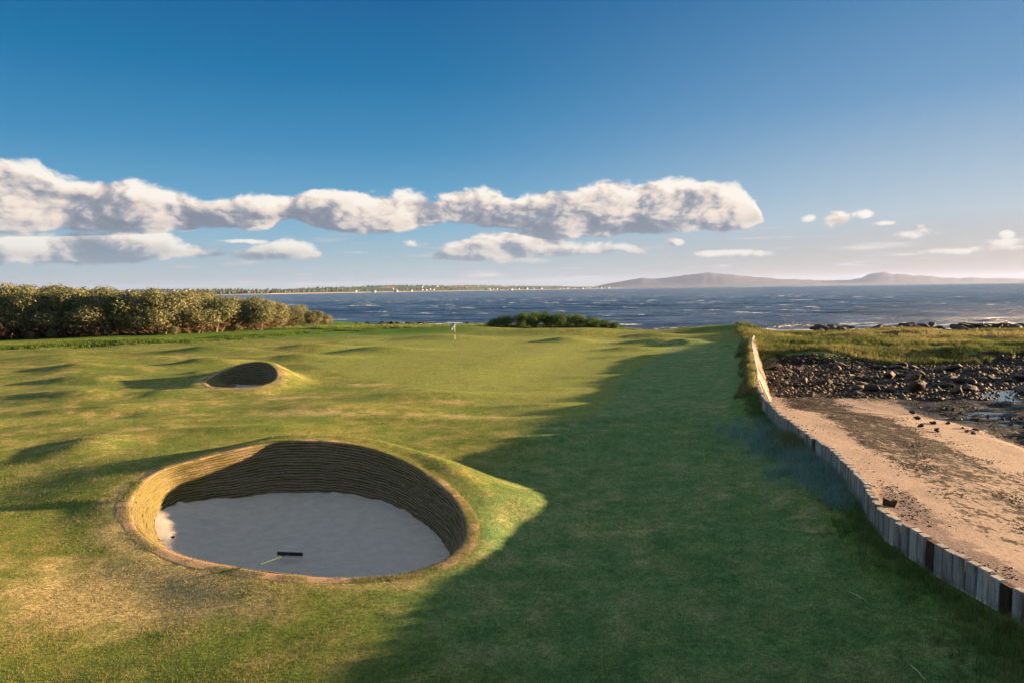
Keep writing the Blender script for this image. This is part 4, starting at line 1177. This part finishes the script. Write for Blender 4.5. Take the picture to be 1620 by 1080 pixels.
# long rough grass along the foot of the wall
cy = 8.3 + 24 * rg.random(1500) ** 1.3; cs = -0.10 - rg.exponential(size=1500) * (0.20 + 0.45 * np.exp(-((cy - 9.3) / 1.6) ** 2)); cx = WX(cy) + cs
x, y = tuft_points(cx, cy, 26, 0.05 + 0.06 * rg.random(1500)); x = np.minimum(x, WX(y) - 0.02)
tag(blades('rough_grass', x, y, (0.05 + 0.17 * rg.random(len(x)) ** 1.5) * (1 + 0.7 * np.exp(-((y - 9.2) / 0.9) ** 2)) * np.clip(1.15 + (x - WX(y)) * 0.5, 0.35, 1), 0.006, M_LONG, rg, 0.5, 0.1 * rg.random(len(x))), 'longer rough grass along the foot of the timber wall', 'grass', kind='stuff')
# blue green marram by the bend of the wall
mc = []
for (px, py, n, sp) in [(1180, 680, 60, 0.7), (1215, 690, 120, 0.7), (1250, 700, 150, 0.6), (1275, 720, 130, 0.5), (1300, 745, 120, 0.5), (1325, 770, 90, 0.4), (1225, 710, 90, 0.6), (1280, 755, 90, 0.6), (1345, 795, 70, 0.35), (1262, 685, 120, 0.35), (1290, 712, 100, 0.3)]:
    q = on_land(px, py); k = rg.normal(size=(n, 2)) * sp; mc.append(np.stack([q[0] + k[:, 0], q[1] + k[:, 1] * 1.3], 1))
mc = np.vstack(mc); mc = mc[mc[:, 0] < WX(mc[:, 1]) - 0.05]
x, y = tuft_points(mc[:, 0], mc[:, 1], 26, 0.12 + 0.12 * rg.random(len(mc))); x = np.minimum(x, WX(y) - 0.02)
tag(blades('marram_grass', x, y, 0.14 + 0.24 * rg.random(len(x)), 0.005, M_MARRAM, rg, 0.55, 0.15 * rg.random(len(x))), 'blue green marram grass leaning against the bend of the wall', 'grass', kind='stuff')
# sunlit tussocks on the crest of the far part of the wall
cy = np.concatenate([rg.normal(31.8, 0.5, 45), rg.normal(34.5, 0.5, 40), rg.normal(38.5, 0.8, 50), rg.normal(44, 1.2, 60), rg.normal(50, 1.5, 60), rg.normal(22.0, 0.6, 60), 28 + 30 * rg.random(60)]); cx = WX(cy) - 0.05 - np.abs(rg.normal(size=len(cy))) * 0.32
x, y = tuft_points(cx, cy, 40, 0.10 + 0.12 * rg.random(len(cx))); x = np.minimum(x, WX(y) - 0.02)
tag(blades('tussock_grass', x, y, 0.16 + 0.30 * rg.random(len(x)), 0.014, M_DUNE, rg, 0.45, 0.15 + 0.2 * rg.random(len(x))), 'golden tussock grass crowning the far end of the timber wall', 'grass', kind='stuff')
# dune grass beyond the boulders
n = 11000
cy = 50.0 + 34 * rg.random(n) ** 1.15; cx = WX(cy) - 1 + (rg.random(n) ** 0.9) * (cy * 0.80 + 6 - WX(cy))
ok = (fbm(cx / 4, cy / 4, oct=3, seed=95) + 0.45 * rg.random(n) > -0.05) & (cy > 50.5 + 1.8 * np.sin(cx * 0.35))
cx, cy = cx[ok], cy[ok]
x, y = tuft_points(cx, cy, 24, 0.12 + 0.22 * rg.random(len(cx)))
pt = fbm(x / 6, y / 6, oct=2, seed=96)
tag(blades('dune_grass', x, y, 0.18 + 0.34 * rg.random(len(x)), 0.022, M_DUNE, rg, 0.5, np.clip(0.10 + 0.9 * pt, -0.3, 0.6)), 'tufted dune grass on the low bank between boulders and sea', 'grass', kind='stuff')
# bright verge at the foot of the hedge, and the rough round the back of the green
vp = []
for i in range(5200):
    px = rg.random() * 760 - 160
    vp.append((px, np.interp(px, hx, [p[1] for p in HB]) if px < 532 else 514))
vp = np.array(vp); hor = 457.8 - (vp[:, 0] - 810) * 0.01335
cyv = (CAM_H - 0.4) * 1080 / (vp[:, 1] - hor); cyv = cyv + 1.0 - np.abs(rg.normal(size=len(vp))) * 1.6; cxv = (vp[:, 0] - 810) / 1080 * cyv
x, y = tuft_points(cxv, cyv, 16, 0.25 + 0.3 * rg.random(len(cxv)))
tag(blades('verge_grass', x, y, 0.10 + 0.26 * rg.random(len(x)), 0.045, M_VERGE, rg, 0.5, 0.1 * rg.random(len(x))), 'bright green uncut grass along the foot of the hedge', 'grass', kind='stuff')
n = 2600; cx = -45 + 75 * rg.random(n); cy = 97 + 9 * rg.random(n) + np.clip(-cx, 0, 50) * 0.1
x, y = tuft_points(cx, cy, 14, 0.25 + 0.3 * rg.random(n))
tag(blades('shore_grass', x, y, 0.15 + 0.35 * rg.random(len(x)), 0.05, M_LONG, rg, 0.5, 0.2 * rg.random(len(x))), 'dark rough grass on the brow behind the green', 'grass', kind='stuff')


# ------------------------------------------------------------------ rocks
def rock_mesh(i, flat=0.6, sub=3):
    bm = bmesh.new(); bmesh.ops.create_icosphere(bm, subdivisions=sub, radius=0.5)
    rng = np.random.default_rng(300 + i)
    P = np.array([v.co[:] for v in bm.verts]); 
    for _ in range(14):
        d = rng.normal(size=3); d /= np.linalg.norm(d); c = 0.20 + 0.15 * rng.random()
        t = P @ d; P = P - np.outer(np.maximum(t - c, 0) * 0.92, d)
    P = P * (1 + 0.10 * fbm(P[:, 0] * 4 + i, P[:, 1] * 4, P[:, 2] * 4, oct=4, seed=310 + i))[:, None]
    P = P * np.array([1.0, 0.55 + 0.4 * rng.random(), flat * (0.7 + 0.5 * rng.random())])
    for v, p in zip(bm.verts, P): v.co = p
    me = bpy.data.meshes.new('rock'); bm.to_mesh(me); bm.free()
    return me


def rock_material(name, stops, weedy):
    m, t, b = material(name, 0.8, 0.35)
    co = t.new('ShaderNodeTexCoord').outputs['Object']; geo = t.new('ShaderNodeNewGeometry'); oi = t.new('ShaderNodeObjectInfo').outputs['Random']
    v = t.vec('ADD', co, t.vec('SCALE', (31.0, 17.0, 9.0), scale=oi))
    n = t.noise(v, 4.5, 8, 0.7); f = t.noise(v, 26, 5, 0.75)
    c = t.ramp(t.math('ADD', t.math('MULTIPLY', n, 0.7), t.math('MULTIPLY', oi, 0.3)), stops)
    sepn = t.new('ShaderNodeSeparateXYZ'); t.put(sepn.inputs[0], co)
    wl = t.math('ADD', t.math('MULTIPLY', sepn.outputs[2], -1.6), t.math('MULTIPLY', t.math('SUBTRACT', n, 0.5), 2.0))
    c = t.mix(t.maprange(t.math('ADD', wl, weedy), -0.1, 0.25), c, t.ramp(f, [(0.3, (0.008, 0.007, 0.005)), (0.7, (0.045, 0.032, 0.018))]))
    t.put(b.inputs['Base Color'], c); t.put(b.inputs['Normal'], t.bump(t.math('ADD', n, t.math('MULTIPLY', f, 0.4)), 0.9, 0.06))
    return m


M_ROCK = rock_material('boulder_rock', [(0.2, (0.030, 0.025, 0.023)), (0.45, (0.065, 0.050, 0.044)), (0.62, (0.13, 0.095, 0.078)), (0.8, (0.25, 0.18, 0.14))], 0.25)
M_ROCKD = rock_material('weedy_rock', [(0.3, (0.015, 0.012, 0.010)), (0.6, (0.05, 0.035, 0.025)), (0.8, (0.13, 0.09, 0.065))], 0.45)
rocksA = [rock_mesh(i) for i in range(9)]; rocksB = [m_.copy() for m_ in rocksA[:6]]
for m_ in rocksA: m_.materials.append(M_ROCK)
for m_ in rocksB: m_.materials.append(M_ROCKD)
rr_ = random.Random(21)


def put_rock(pool, x, y, size, label, group, sink=0.28, name='boulder', flat=1.0):
    o = bpy.data.objects.new(name, rr_.choice(pool)); COL.objects.link(o)
    sz = size * rr_.uniform(0.8, 1.2) * flat
    o.location = (x, y, float(Z(x, y)) + sz * 0.5 * (0.6 - sink)); o.scale = (size * rr_.uniform(1.0, 1.5), size * rr_.uniform(0.8, 1.1), sz)
    o.rotation_euler = (rr_.uniform(-.35, .35), rr_.uniform(-.35, .35), rr_.uniform(0, 6.28))
    tag(o, label, 'rock', group); return o


placed = []
cnt = 0
while cnt < 150:
    px = rr_.uniform(1216, 1760); t_ = (px - 1216) / 400
    py = rr_.gauss(597 + 6 * t_, 11 + 5 * t_)
    if py < 569 or py > 640: continue
    q = on_land(px, py, tmax=80)
    size = 0.24 + 1.0 * rr_.random() ** 2.1 * (0.75 + 0.5 * min(t_, 1))
    if any((q[0] - a) ** 2 + (q[1] - b) ** 2 < (0.30 * (size + c)) ** 2 for a, b, c in placed): continue
    placed.append((q[0], q[1], size)); cnt += 1
    big = size > 0.7
    put_rock(rocksA, q[0], q[1], size * 1.25, 'large angular boulder in the dark rock belt below the dune grass' if big else 'small weathered stone in the dark rock belt below the dune grass',
             'boulders in the rock belt' if big else 'stones in the rock belt', name='boulder' if big else 'stone', flat=0.85)
for i in range(60):
    px = rr_.uniform(1420, 1700); py = 636 + 40 * rr_.random() ** 1.2 + (px - 1420) * 0.12
    q = on_land(px, py, tmax=80)
    put_rock(rocksB, q[0], q[1], rr_.uniform(0.12, 0.34), 'low dark weed covered rock beside the tidal pool', 'weedy rocks beside the pool', 0.2, 'weedy_rock')
for i in range(150):
    px = rr_.uniform(1285, 1700); y = rr_.uniform(92, 107); d = ray_px(px, 522); x = d.x / d.y * y
    put_rock(rocksB, x, y, rr_.uniform(1.2, 2.8), 'dark weedy reef rock at the edge of the surf', 'reef rocks at the edge of the surf', -0.1, 'reef_rock', flat=0.62)
for i in range(34):
    px = rr_.uniform(560, 800); y = rr_.uniform(112, 118); d = ray_px(px, 514); x = d.x / d.y * y
    o = put_rock(rocksB, x, y, rr_.uniform(0.7, 1.6), 'dark rock on the foreshore behind the green', 'rocks on the foreshore behind the green', 0.0, 'foreshore_rock', flat=0.5)
# loose shingle and cast weed: far too many to count
def scatter_lumps(name, x, y, size, mat, rng, flat=0.5, label=None):
    n = len(x); base = np.array([(1, 0, 0), (-1, 0, 0), (0, 1, 0), (0, -1, 0), (0, 0, 1), (0, 0, -0.6)], float)
    F8 = np.array([(4, 0, 2), (4, 2, 1), (4, 1, 3), (4, 3, 0), (5, 2, 0), (5, 1, 2), (5, 3, 1), (5, 0, 3)])
    a = rng.random(n) * 6.28; ca, sa = np.cos(a), np.sin(a)
    v = base[None] * (0.6 + 0.8 * rng.random((n, 6, 1))) * np.stack([size, size * (0.5 + 0.5 * rng.random(n)), size * flat], 1)[:, None]
    vx = v[..., 0] * ca[:, None] - v[..., 1] * sa[:, None]; vy = v[..., 0] * sa[:, None] + v[..., 1] * ca[:, None]
    v = np.stack([vx + x[:, None], vy + y[:, None], v[..., 2] + (Z(x, y) + size * flat * 0.15)[:, None]], -1).reshape(-1, 3)
    f = (np.arange(n)[:, None, None] * 6 + F8[None]).reshape(-1, 3)
    return tag(np_mesh(name, v, f, mat, attrs=dict(rnd=np.repeat(rng.random(n), 6), dry=np.zeros(n * 6))), label, name.replace('_', ' '), kind='stuff')


M_SHINGLE = blade_material('shingle_stone', [(0.2, (0.018, 0.014, 0.011)), (0.5, (0.07, 0.05, 0.038)), (0.75, (0.30, 0.22, 0.17))], 0.0)
M_WEED = blade_material('cast_weed', [(0.2, (0.006, 0.004, 0.003)), (0.5, (0.02, 0.012, 0.008)), (0.8, (0.075, 0.045, 0.026))], 0.0)
n = 16000; y = 36.5 + 15 * rg.random(n); x = WX(y) + 0.3 + 34 * rg.random(n); 
scatter_lumps('shingle', x, y, 0.04 + 0.16 * rg.random(n) ** 2.5, M_SHINGLE, rg, 0.7, 'loose stones and shingle between the boulders')
n = 230000; y = 8 + 32 * rg.random(n) ** 0.8; S1 = 0.15 + 20 * rg.random(n) ** 1.2; x = WX(y) + S1
wob = 0.7 * fbm(x / 3.0, y / 5.0, oct=2, seed=52)
pr = 0.8 * sstep(1.3, 2.2, S1 + wob) * sstep(6.2, 4.4, S1 + wob - (y - 20) * 0.02) * (1 - 0.5 * np.clip((22 - y) / 10, 0, 1)) + 0.9 * sstep(7.0, 8.6, S1 + wob * 1.3)
pr = pr + 0.5 * np.exp(-((S1 - 0.75 - 0.3 * wob) / 0.4) ** 2) * sstep(17, 15, y) + 0.6 * np.exp(-((S1 + wob - 3.05) / 0.25) ** 2) * sstep(24, 10, y) + 0.045
cl = fbm(x / 0.8, y / 0.8, oct=3, seed=98)
ok = rg.random(n) < pr * sstep(-0.15, 0.35, cl)
x, y = x[ok], y[ok]
scatter_lumps('cast_seaweed', x, y, 0.012 + 0.030 * rg.random(len(x)) ** 2, M_WEED, rg, 0.45, 'dark seaweed cast up in belts across the beach')

# ------------------------------------------------------------------ flagstick on the green
M_POLE = simple('pole_paint', [(0.3, (0.75, 0.74, 0.70)), (0.7, (0.82, 0.81, 0.77))], 20, 0.4, 0.4)
M_POLEB = simple('pole_black_paint', [(0.3, (0.02, 0.02, 0.022)), (0.7, (0.035, 0.035, 0.04))], 20, 0.4, 0.4)
q = on_land(720, 547); fl = empty('flagstick', q); tag(fl, 'slim banded flagstick with a drooping blue and white flag on the green', 'golf flag')
FH = 2.32
for (z0, z1, mm, nm) in ((-0.05, 0.62, M_POLEB, 'dark_band'), (0.62, 1.10, M_POLE, 'white_band'), (1.10, 1.42, M_POLEB, 'dark_band'), (1.42, FH, M_POLE, 'pole')):
    v, f = tube([(0, 0, z0), (0, 0, z1)], [0.018, 0.016], 10); np_mesh(nm, v, f, mm, fl, True)
mF, tF, bF = material('flag_cloth', 0.8, 0.1)
fc = tF.attr('edge'); tF.put(bF.inputs['Base Color'], tF.mix(tF.maprange(fc, 0.45, 0.55), (0.78, 0.80, 0.84), (0.025, 0.07, 0.33)))
uu, vv = np.meshgrid(np.linspace(0, 1, 22), np.linspace(0, 1, 18))
fx = -0.03 - uu * 0.36 + 0.03 * np.sin(uu * 14 + vv * 3); fy = 0.06 * np.sin(uu * 11 + vv * 2.5) * (0.3 + uu); fz = FH - 0.02 - vv * 0.50 - uu ** 1.2 * 0.30
ed = ((vv < 0.30) | (uu > 0.86)).astype(float)
fo = np_mesh('flag', np.stack([fx, fy, fz], -1).reshape(-1, 3), grid_faces(18, 22), mF, fl, True, attrs=dict(edge=ed.ravel()))
sm_ = fo.modifiers.new('thickness', 'SOLIDIFY'); sm_.thickness = 0.004

# ------------------------------------------------------------------ bunker rakes
M_BLACKP = simple('black_plastic', [(0.3, (0.010, 0.011, 0.013)), (0.7, (0.02, 0.021, 0.024))], 12, 0.5, 0.4)
M_HANDLE = simple('green_fibreglass', [(0.3, (0.025, 0.045, 0.028)), (0.7, (0.045, 0.07, 0.042))], 8, 0.4, 0.5)


def make_rake(p0, p1, width, label):
    """p0 head on the sand, p1 end of the handle resting on the lip"""
    p0 = np.array(p0); p1 = np.array(p1); r = empty('rake', p0); tag(r, label, 'rake', 'bunker rakes')
    hd = p1 - p0; ang = -0.12
    bm = bmesh.new(); bmesh.ops.create_cube(bm, size=1)
    for v in bm.verts: v.co = Vector((v.co.x * width, v.co.y * 0.055, v.co.z * 0.075 + 0.085))
    bmesh.ops.bevel(bm, geom=list(bm.edges), offset=0.012, segments=2, affect='EDGES')
    for k in range(13):
        m_ = bmesh.ops.create_cone(bm, segments=6, radius1=0.004, radius2=0.008, depth=0.075, cap_ends=True, matrix=Matrix.Translation(((k / 12 - .5) * (width - .05), 0, 0.03)))
    ret = bmesh.ops.create_cone(bm, segments=10, radius1=0.026, radius2=0.022, depth=0.14, cap_ends=True)
    dn = Vector(hd).normalized(); mt = Matrix.Translation(Vector((0, 0, 0.09)) + dn * 0.06) @ dn.to_track_quat('Z', 'Y').to_matrix().to_4x4()
    for v in ret['verts']: v.co = mt @ v.co
    me = bpy.data.meshes.new('rake_head'); bm.to_mesh(me); bm.free(); me.materials.append(M_BLACKP)
    o = bpy.data.objects.new('rake_head', me); COL.objects.link(o); o.parent = r; o.rotation_euler = (0, 0, ang)
    v, f = tube([np.array([0, 0, 0.09]) + hd * t for t in (0.02, 0.5, 1.0)], [0.012, 0.012, 0.012], 8)
    np_mesh('handle', v, f, M_HANDLE, r, True)
    return r


def sand_z(x, y, zdef): return zdef


h0 = at_z(459, 881, -0.93); e0 = at_z(411, 899, -0.36)
make_rake(h0, e0, 0.62, 'black headed rake with green handle lying across the lip of the near bunker')
h1 = at_z(395, 607, -0.93); e1 = h1 + np.array([-0.9, -1.0, 0.12])
make_rake(h1, e1, 0.5, 'small dark rake lying on the sand of the far bunker')
# small dark stone on the bunker sand
q = at_z(273, 849, -0.66)
o = bpy.data.objects.new('stone', rocksB[2]); COL.objects.link(o); o.location = q; o.scale = (0.16, 0.13, 0.2); tag(o, 'small dark stone at the sunlit left edge of the bunker sand', 'stone')
# broken stub of dark timber standing just behind the wall
q = np.array([float(WX(14.55)) + 0.42, 14.55, 0]); q[2] = float(Z(q[0], q[1]))
bm = bmesh.new(); pts = [(-0.10, 0, -0.25), (0.05, 0, -0.25), (0.15, 0, 0.15), (0.04, 0, 0.12), (-0.14, 0, 0.17)]
fa = bm.faces.new([bm.verts.new(Vector(p)) for p in pts]); ex = bmesh.ops.extrude_face_region(bm, geom=[fa])
for v in ex['geom']:
    if isinstance(v, bmesh.types.BMVert): v.co.y += 0.10
bmesh.ops.recalc_face_normals(bm, faces=bm.faces); bmesh.ops.bevel(bm, geom=list(bm.edges), offset=0.012, segments=2, affect='EDGES')
me = bpy.data.meshes.new('timber_stub'); bm.to_mesh(me); bm.free(); me.materials.append(M_SLEEPD)
o = bpy.data.objects.new('timber_stub', me); COL.objects.link(o); o.location = q; o.rotation_euler = (0.15, 0.1, -0.5); tag(o, 'broken dark brown timber stub sticking out of the sand behind the wall', 'timber')
# two dry stalks lying on the shaded turf
M_STRAW = simple('straw', [(0.3, (0.45, 0.38, 0.24)), (0.7, (0.62, 0.54, 0.38))], 6)
for k, ((ax, ay), (bx_, by_), lab) in enumerate((((1343, 938), (1372, 953), 'pale dry stalk lying on the shaded turf near the wall'), ((1440, 1054), (1464, 1078), 'pale dry stalk lying on the turf near the lower right corner'))):
    a = on_land(ax, ay); b = on_land(bx_, by_); a[2] += 0.03; b[2] += 0.025; m_ = (a + b) / 2 + np.array([0, 0, 0.02])
    v, f = tube([a - a, m_ - a, b - a], [0.004, 0.005, 0.003], 6); o = np_mesh('dry_stalk', v, f, M_STRAW, None, True); o.location = a; tag(o, lab, 'stalk')

# ------------------------------------------------------------------ far shore, hills, houses
def far_dir(px):
    d = ray_px(px, 458); return d.x / d.y


mC, tC, bC = material('far_fields', 0.95, 0.1)
pos = tC.new('ShaderNodeNewGeometry').outputs['Position']; sc_ = tC.mapping(pos, (0.001, 0.001, 0.001))
vo = tC.new('ShaderNodeTexVoronoi'); tC.put(vo.inputs['Vector'], tC.mapping(pos, (0.0022, 0.0012, 0.001), (0, 0, 0.4))); vo.inputs['Scale'].default_value = 1.6
fcol = tC.ramp(tC.math('FRACT', tC.math('MULTIPLY', tC.vec('DOT_PRODUCT', vo.outputs['Color'], (1.0, 1.0, 1.0)), 1.3)), [(0.0, (0.05, 0.09, 0.03)), (0.3, (0.10, 0.13, 0.035)), (0.5, (0.20, 0.16, 0.07)), (0.7, (0.04, 0.07, 0.025)), (0.9, (0.14, 0.15, 0.05))], 'CONSTANT')
zz = tC.new('ShaderNodeSeparateXYZ'); tC.put(zz.inputs[0], pos)
tC.put(bC.inputs['Base Color'], tC.mix(tC.maprange(zz.outputs[2], -1.0, 2.5), (0.46, 0.36, 0.26), fcol))
FD = [(-420, 2300), (-100, 2500), (200, 2800), (420, 3200), (560, 4200), (700, 5400), (850, 7200), (985, 9800)]
FT = [(-420, 34), (0, 33), (200, 33), (330, 26), (420, 30), (560, 42), (700, 62), (850, 50), (985, 12)]
pxs = np.linspace(-420, 985, 240); wts = np.linspace(0, 1, 40)
PX, WT = np.meshgrid(pxs, wts); D0_ = np.interp(PX, *zip(*FD)); T0_ = np.interp(PX, *zip(*FT))
DD = D0_ * (1 + 0.55 * WT); K = np.array([far_dir(p) for p in pxs])[None, :]
FXX, FYY = K * DD, DD
FZ = SEA - 0.5 + 6 * sstep(0, 0.05, WT) + (T0_ - 3) * sstep(0.02, 0.8, WT) * (0.72 + 0.5 * (fbm(FXX / 900, FYY / 900, oct=4, seed=120) + 0.3)) - 60 * sstep(0.92, 1.0, WT) * 0
cst = np_mesh('far_coast', np.stack([FXX, FYY, FZ], -1).reshape(-1, 3), grid_faces(40, 240), mC, smooth=True); tag(cst, kind='structure')


def far_z(px, wt):
    i = np.clip((px + 420) / 1405 * 239, 0, 239).astype(int); j = np.clip(wt * 39, 0, 39).astype(int)
    return FXX[j, i], FYY[j, i], FZ[j, i]


n = 9000; pp = -420 + 1380 * rg.random(n); wq = 0.04 + 0.86 * rg.random(n)
ok = fbm(pp / 60, wq * 9, oct=3, seed=130) + 0.55 * np.exp(-((wq - 0.12) / 0.10) ** 2) * (pp < 420) > 0.10; pp, wq = pp[ok], wq[ok]
tx, ty, tz = far_z(pp, wq); tx = tx + rg.normal(size=len(tx)) * 40; ty = ty + rg.normal(size=len(tx)) * 30
M_WOOD = blade_material('hazed_woodland_foliage', [(0.2, (0.040, 0.055, 0.038)), (0.6, (0.065, 0.080, 0.050)), (0.9, (0.10, 0.105, 0.060))], 0.0)  # distance haze put into the colour as a greyed green
sz = 3.5 + 5 * rg.random(len(tx))
base = np.array([(1, 0, 0), (-1, 0, 0), (0, 1, 0), (0, -1, 0), (0, 0, 1.3), (0, 0, -0.6)], float); F8 = np.array([(4, 0, 2), (4, 2, 1), (4, 1, 3), (4, 3, 0), (5, 2, 0), (5, 1, 2), (5, 3, 1), (5, 0, 3)])
v = base[None] * (0.7 + 0.6 * rg.random((len(tx), 6, 1))) * sz[:, None, None]; v[..., 0] += tx[:, None]; v[..., 1] += ty[:, None]; v[..., 2] += (tz + sz * 0.5)[:, None]
tag(np_mesh('far_woodland', v.reshape(-1, 3), (np.arange(len(tx))[:, None, None] * 6 + F8[None]).reshape(-1, 3), M_WOOD, attrs=dict(rnd=np.repeat(rg.random(len(tx)), 6), dry=np.zeros(len(tx) * 6))), 'belts of dark woodland along the far shore', 'woodland', kind='stuff')

HP = [(940, 454.5), (965, 449), (1000, 443), (1020, 440.5), (1048, 441), (1070, 438.5), (1100, 434.5), (1125, 433), (1155, 434.5), (1195, 438.5), (1230, 441.5), (1270, 443), (1310, 444.5), (1345, 443.5), (1362, 440), (1374, 434.5), (1388, 432.5), (1398, 431.5), (1404, 431.8),
      (1412, 433.8), (1440, 436), (1470, 437), (1490, 439.5), (1520, 441), (1540, 439.3), (1560, 440.8), (1590, 440.5), (1620, 441.5), (1700, 442), (1850, 441), (2000, 443)]
mH, tH, bH = material('far_hills', 0.95, 0.1); posh = tH.new('ShaderNodeNewGeometry').outputs['Position']
tH.put(bH.inputs['Base Color'], tH.ramp(tH.noise(posh, 0.0016, 6, 0.6), [(0.35, (0.050, 0.052, 0.072)), (0.65, (0.080, 0.078, 0.090))]))
pxs = np.linspace(940, 2000, 420); rows_ = np.linspace(-1, 1, 24); PX, RW = np.meshgrid(pxs, rows_)
DH = 15500 + RW * 2600; ytop = np.interp(PX, *zip(*HP)); hor = 457.8 - (PX - 810) * 0.01335
hz_ = CAM_H + (hor - ytop) * (15500 / 1080.0); K = np.array([far_dir(p) for p in pxs])[None, :]
HZ = SEA - 2 + (hz_ - SEA + 2) * np.exp(-(RW / 0.48) ** 2) * (1 + 0.10 * fbm(K * 90 + 0 * RW, RW * 2.5, oct=4, seed=140)) + 8 * sstep(-1, -0.9, RW) * sstep(1, 0.9, RW)
tag(np_mesh('far_hills', np.stack([K * DH, DH, HZ], -1).reshape(-1, 3), grid_faces(24, 420), mH, smooth=True), kind='structure')

M_HWALL = simple('white_render', [(0.3, (0.42, 0.40, 0.37)), (0.7, (0.55, 0.53, 0.49))], 0.2); M_HROOF = simple('slate_roof', [(0.3, (0.09, 0.08, 0.08)), (0.7, (0.22, 0.15, 0.12))], 0.2)
v = np.array([(-9, -5, -3), (9, -5, -3), (9, 5, -3), (-9, 5, -3), (-9, -5, 7), (9, -5, 7), (9, 5, 7), (-9, 5, 7), (-9, 0, 11), (9, 0, 11)], float)
house_w = np_mesh('house', v, np.array([(0, 1, 5, 4), (1, 2, 6, 5), (2, 3, 7, 6), (3, 0, 4, 7)]), M_HWALL)
hroof = np_mesh('roof', np.array([(-9.5, -5.6, 6.7), (9.5, -5.6, 6.7), (9.5, 5.6, 6.7), (-9.5, 5.6, 6.7), (-9.5, 0, 11.3), (9.5, 0, 11.3)], float), np.array([(0, 1, 5, 4), (2, 3, 4, 5)]), M_HROOF, house_w)
hg = np_mesh('gable', np.array([(-9, -5, 7), (-9, 5, 7), (-9, 0, 11), (-9, 0, 11.01), (9, -5, 7), (9, 5, 7), (9, 0, 11), (9, 0, 11.01)], float), np.array([(0, 1, 2, 3), (5, 4, 6, 7)]), M_HWALL, house_w)
hs_ = [(rr_.uniform(760, 965), rr_.uniform(0.01, 0.10)) for _ in range(26)] + [(rr_.uniform(560, 760), rr_.uniform(0.02, 0.5)) for _ in range(14)] + [(rr_.uniform(150, 350), rr_.uniform(0.3, 0.7)) for _ in range(7)] + [(596, 0.012), (632, 0.01), (325, 0.5), (170, 0.6)]
for k, (p, wq_) in enumerate(hs_):
    o = house_w if k == 0 else copy_tree(house_w)
    a, b, c = far_z(np.array([p]), np.array([wq_])); sc1 = rr_.uniform(0.7, 1.5) * (1.5 if p > 760 else 1.0)
    o.location = (float(a[0]), float(b[0]), float(c[0]) + 1); o.scale = (sc1, sc1, sc1 * 0.9); o.rotation_euler = (0, 0, rr_.uniform(-.5, .5))
    tag(o, 'tiny white house in the row near the water on the far shore' if p > 760 else 'small pale house among the fields of the far shore', 'house', 'white houses near the far water' if p > 760 else 'pale houses among the far fields')

# ------------------------------------------------------------------ air
bx, by, bz = 27000.0, 27000.0, 0
v, f = boxv(0, 0, 0, 2 * bx, 2 * by, 1.0); v[:, 2] = np.where(v[:, 2] > 0, 330.0, -8.0)
mA = bpy.data.materials.new('haze_air'); mA.use_nodes = True; tA = NT(mA.node_tree)
mA.node_tree.nodes.remove(mA.node_tree.nodes['Principled BSDF'])
pv = tA.new('ShaderNodeVolumePrincipled'); pv.inputs['Density'].default_value = 2.3e-5; pv.inputs['Color'].default_value = (0.34, 0.46, 0.78, 1); pv.inputs['Anisotropy'].default_value = 0.2
tA.l.new(pv.outputs[0], mA.node_tree.nodes['Material Output'].inputs['Volume'])
tag(np_mesh('haze', v, f, mA), kind='stuff')


# ------------------------------------------------------------------ each label points to one thing
ORD = ['first', 'second', 'third', 'fourth', 'fifth', 'sixth', 'seventh', 'eighth', 'ninth', 'tenth', 'eleventh', 'twelfth', 'thirteenth', 'fourteenth', 'fifteenth', 'sixteenth',
       'seventeenth', 'eighteenth', 'nineteenth', 'twentieth', 'twenty first', 'twenty second', 'twenty third', 'twenty fourth', 'twenty fifth', 'twenty sixth', 'twenty seventh', 'twenty eighth', 'twenty ninth', 'thirtieth']


def order_labels(group, text):
    obs = [o for o in COL.objects if o.get('group') == group and o.parent is None]
    obs.sort(key=lambda o: o.location.x / max(o.location.y, 1))
    inf = [o for o in obs if -0.78 < o.location.x / max(o.location.y, 1) < 0.78]
    n_ = len(inf)
    for i_, o_ in enumerate(inf):
        if n_ > 2 * len(ORD): break
        w_ = (ORD[i_] + ' from the left') if i_ < (n_ + 1) // 2 else (ORD[n_ - 1 - i_] + ' from the right')
        o_['label'] = text % w_


order_labels('buckthorn bushes in the front of the hedge', 'olive grey buckthorn bush, %s in the front row of the hedge')
order_labels('dark scrub bushes behind the green', 'dark green rounded scrub bush, %s in the mound behind the green')
order_labels('boulders in the rock belt', 'large angular boulder, %s of the big ones in the rock belt')
order_labels('saplings at the hedge foot', 'small pale buckthorn sapling, %s along the hedge foot')
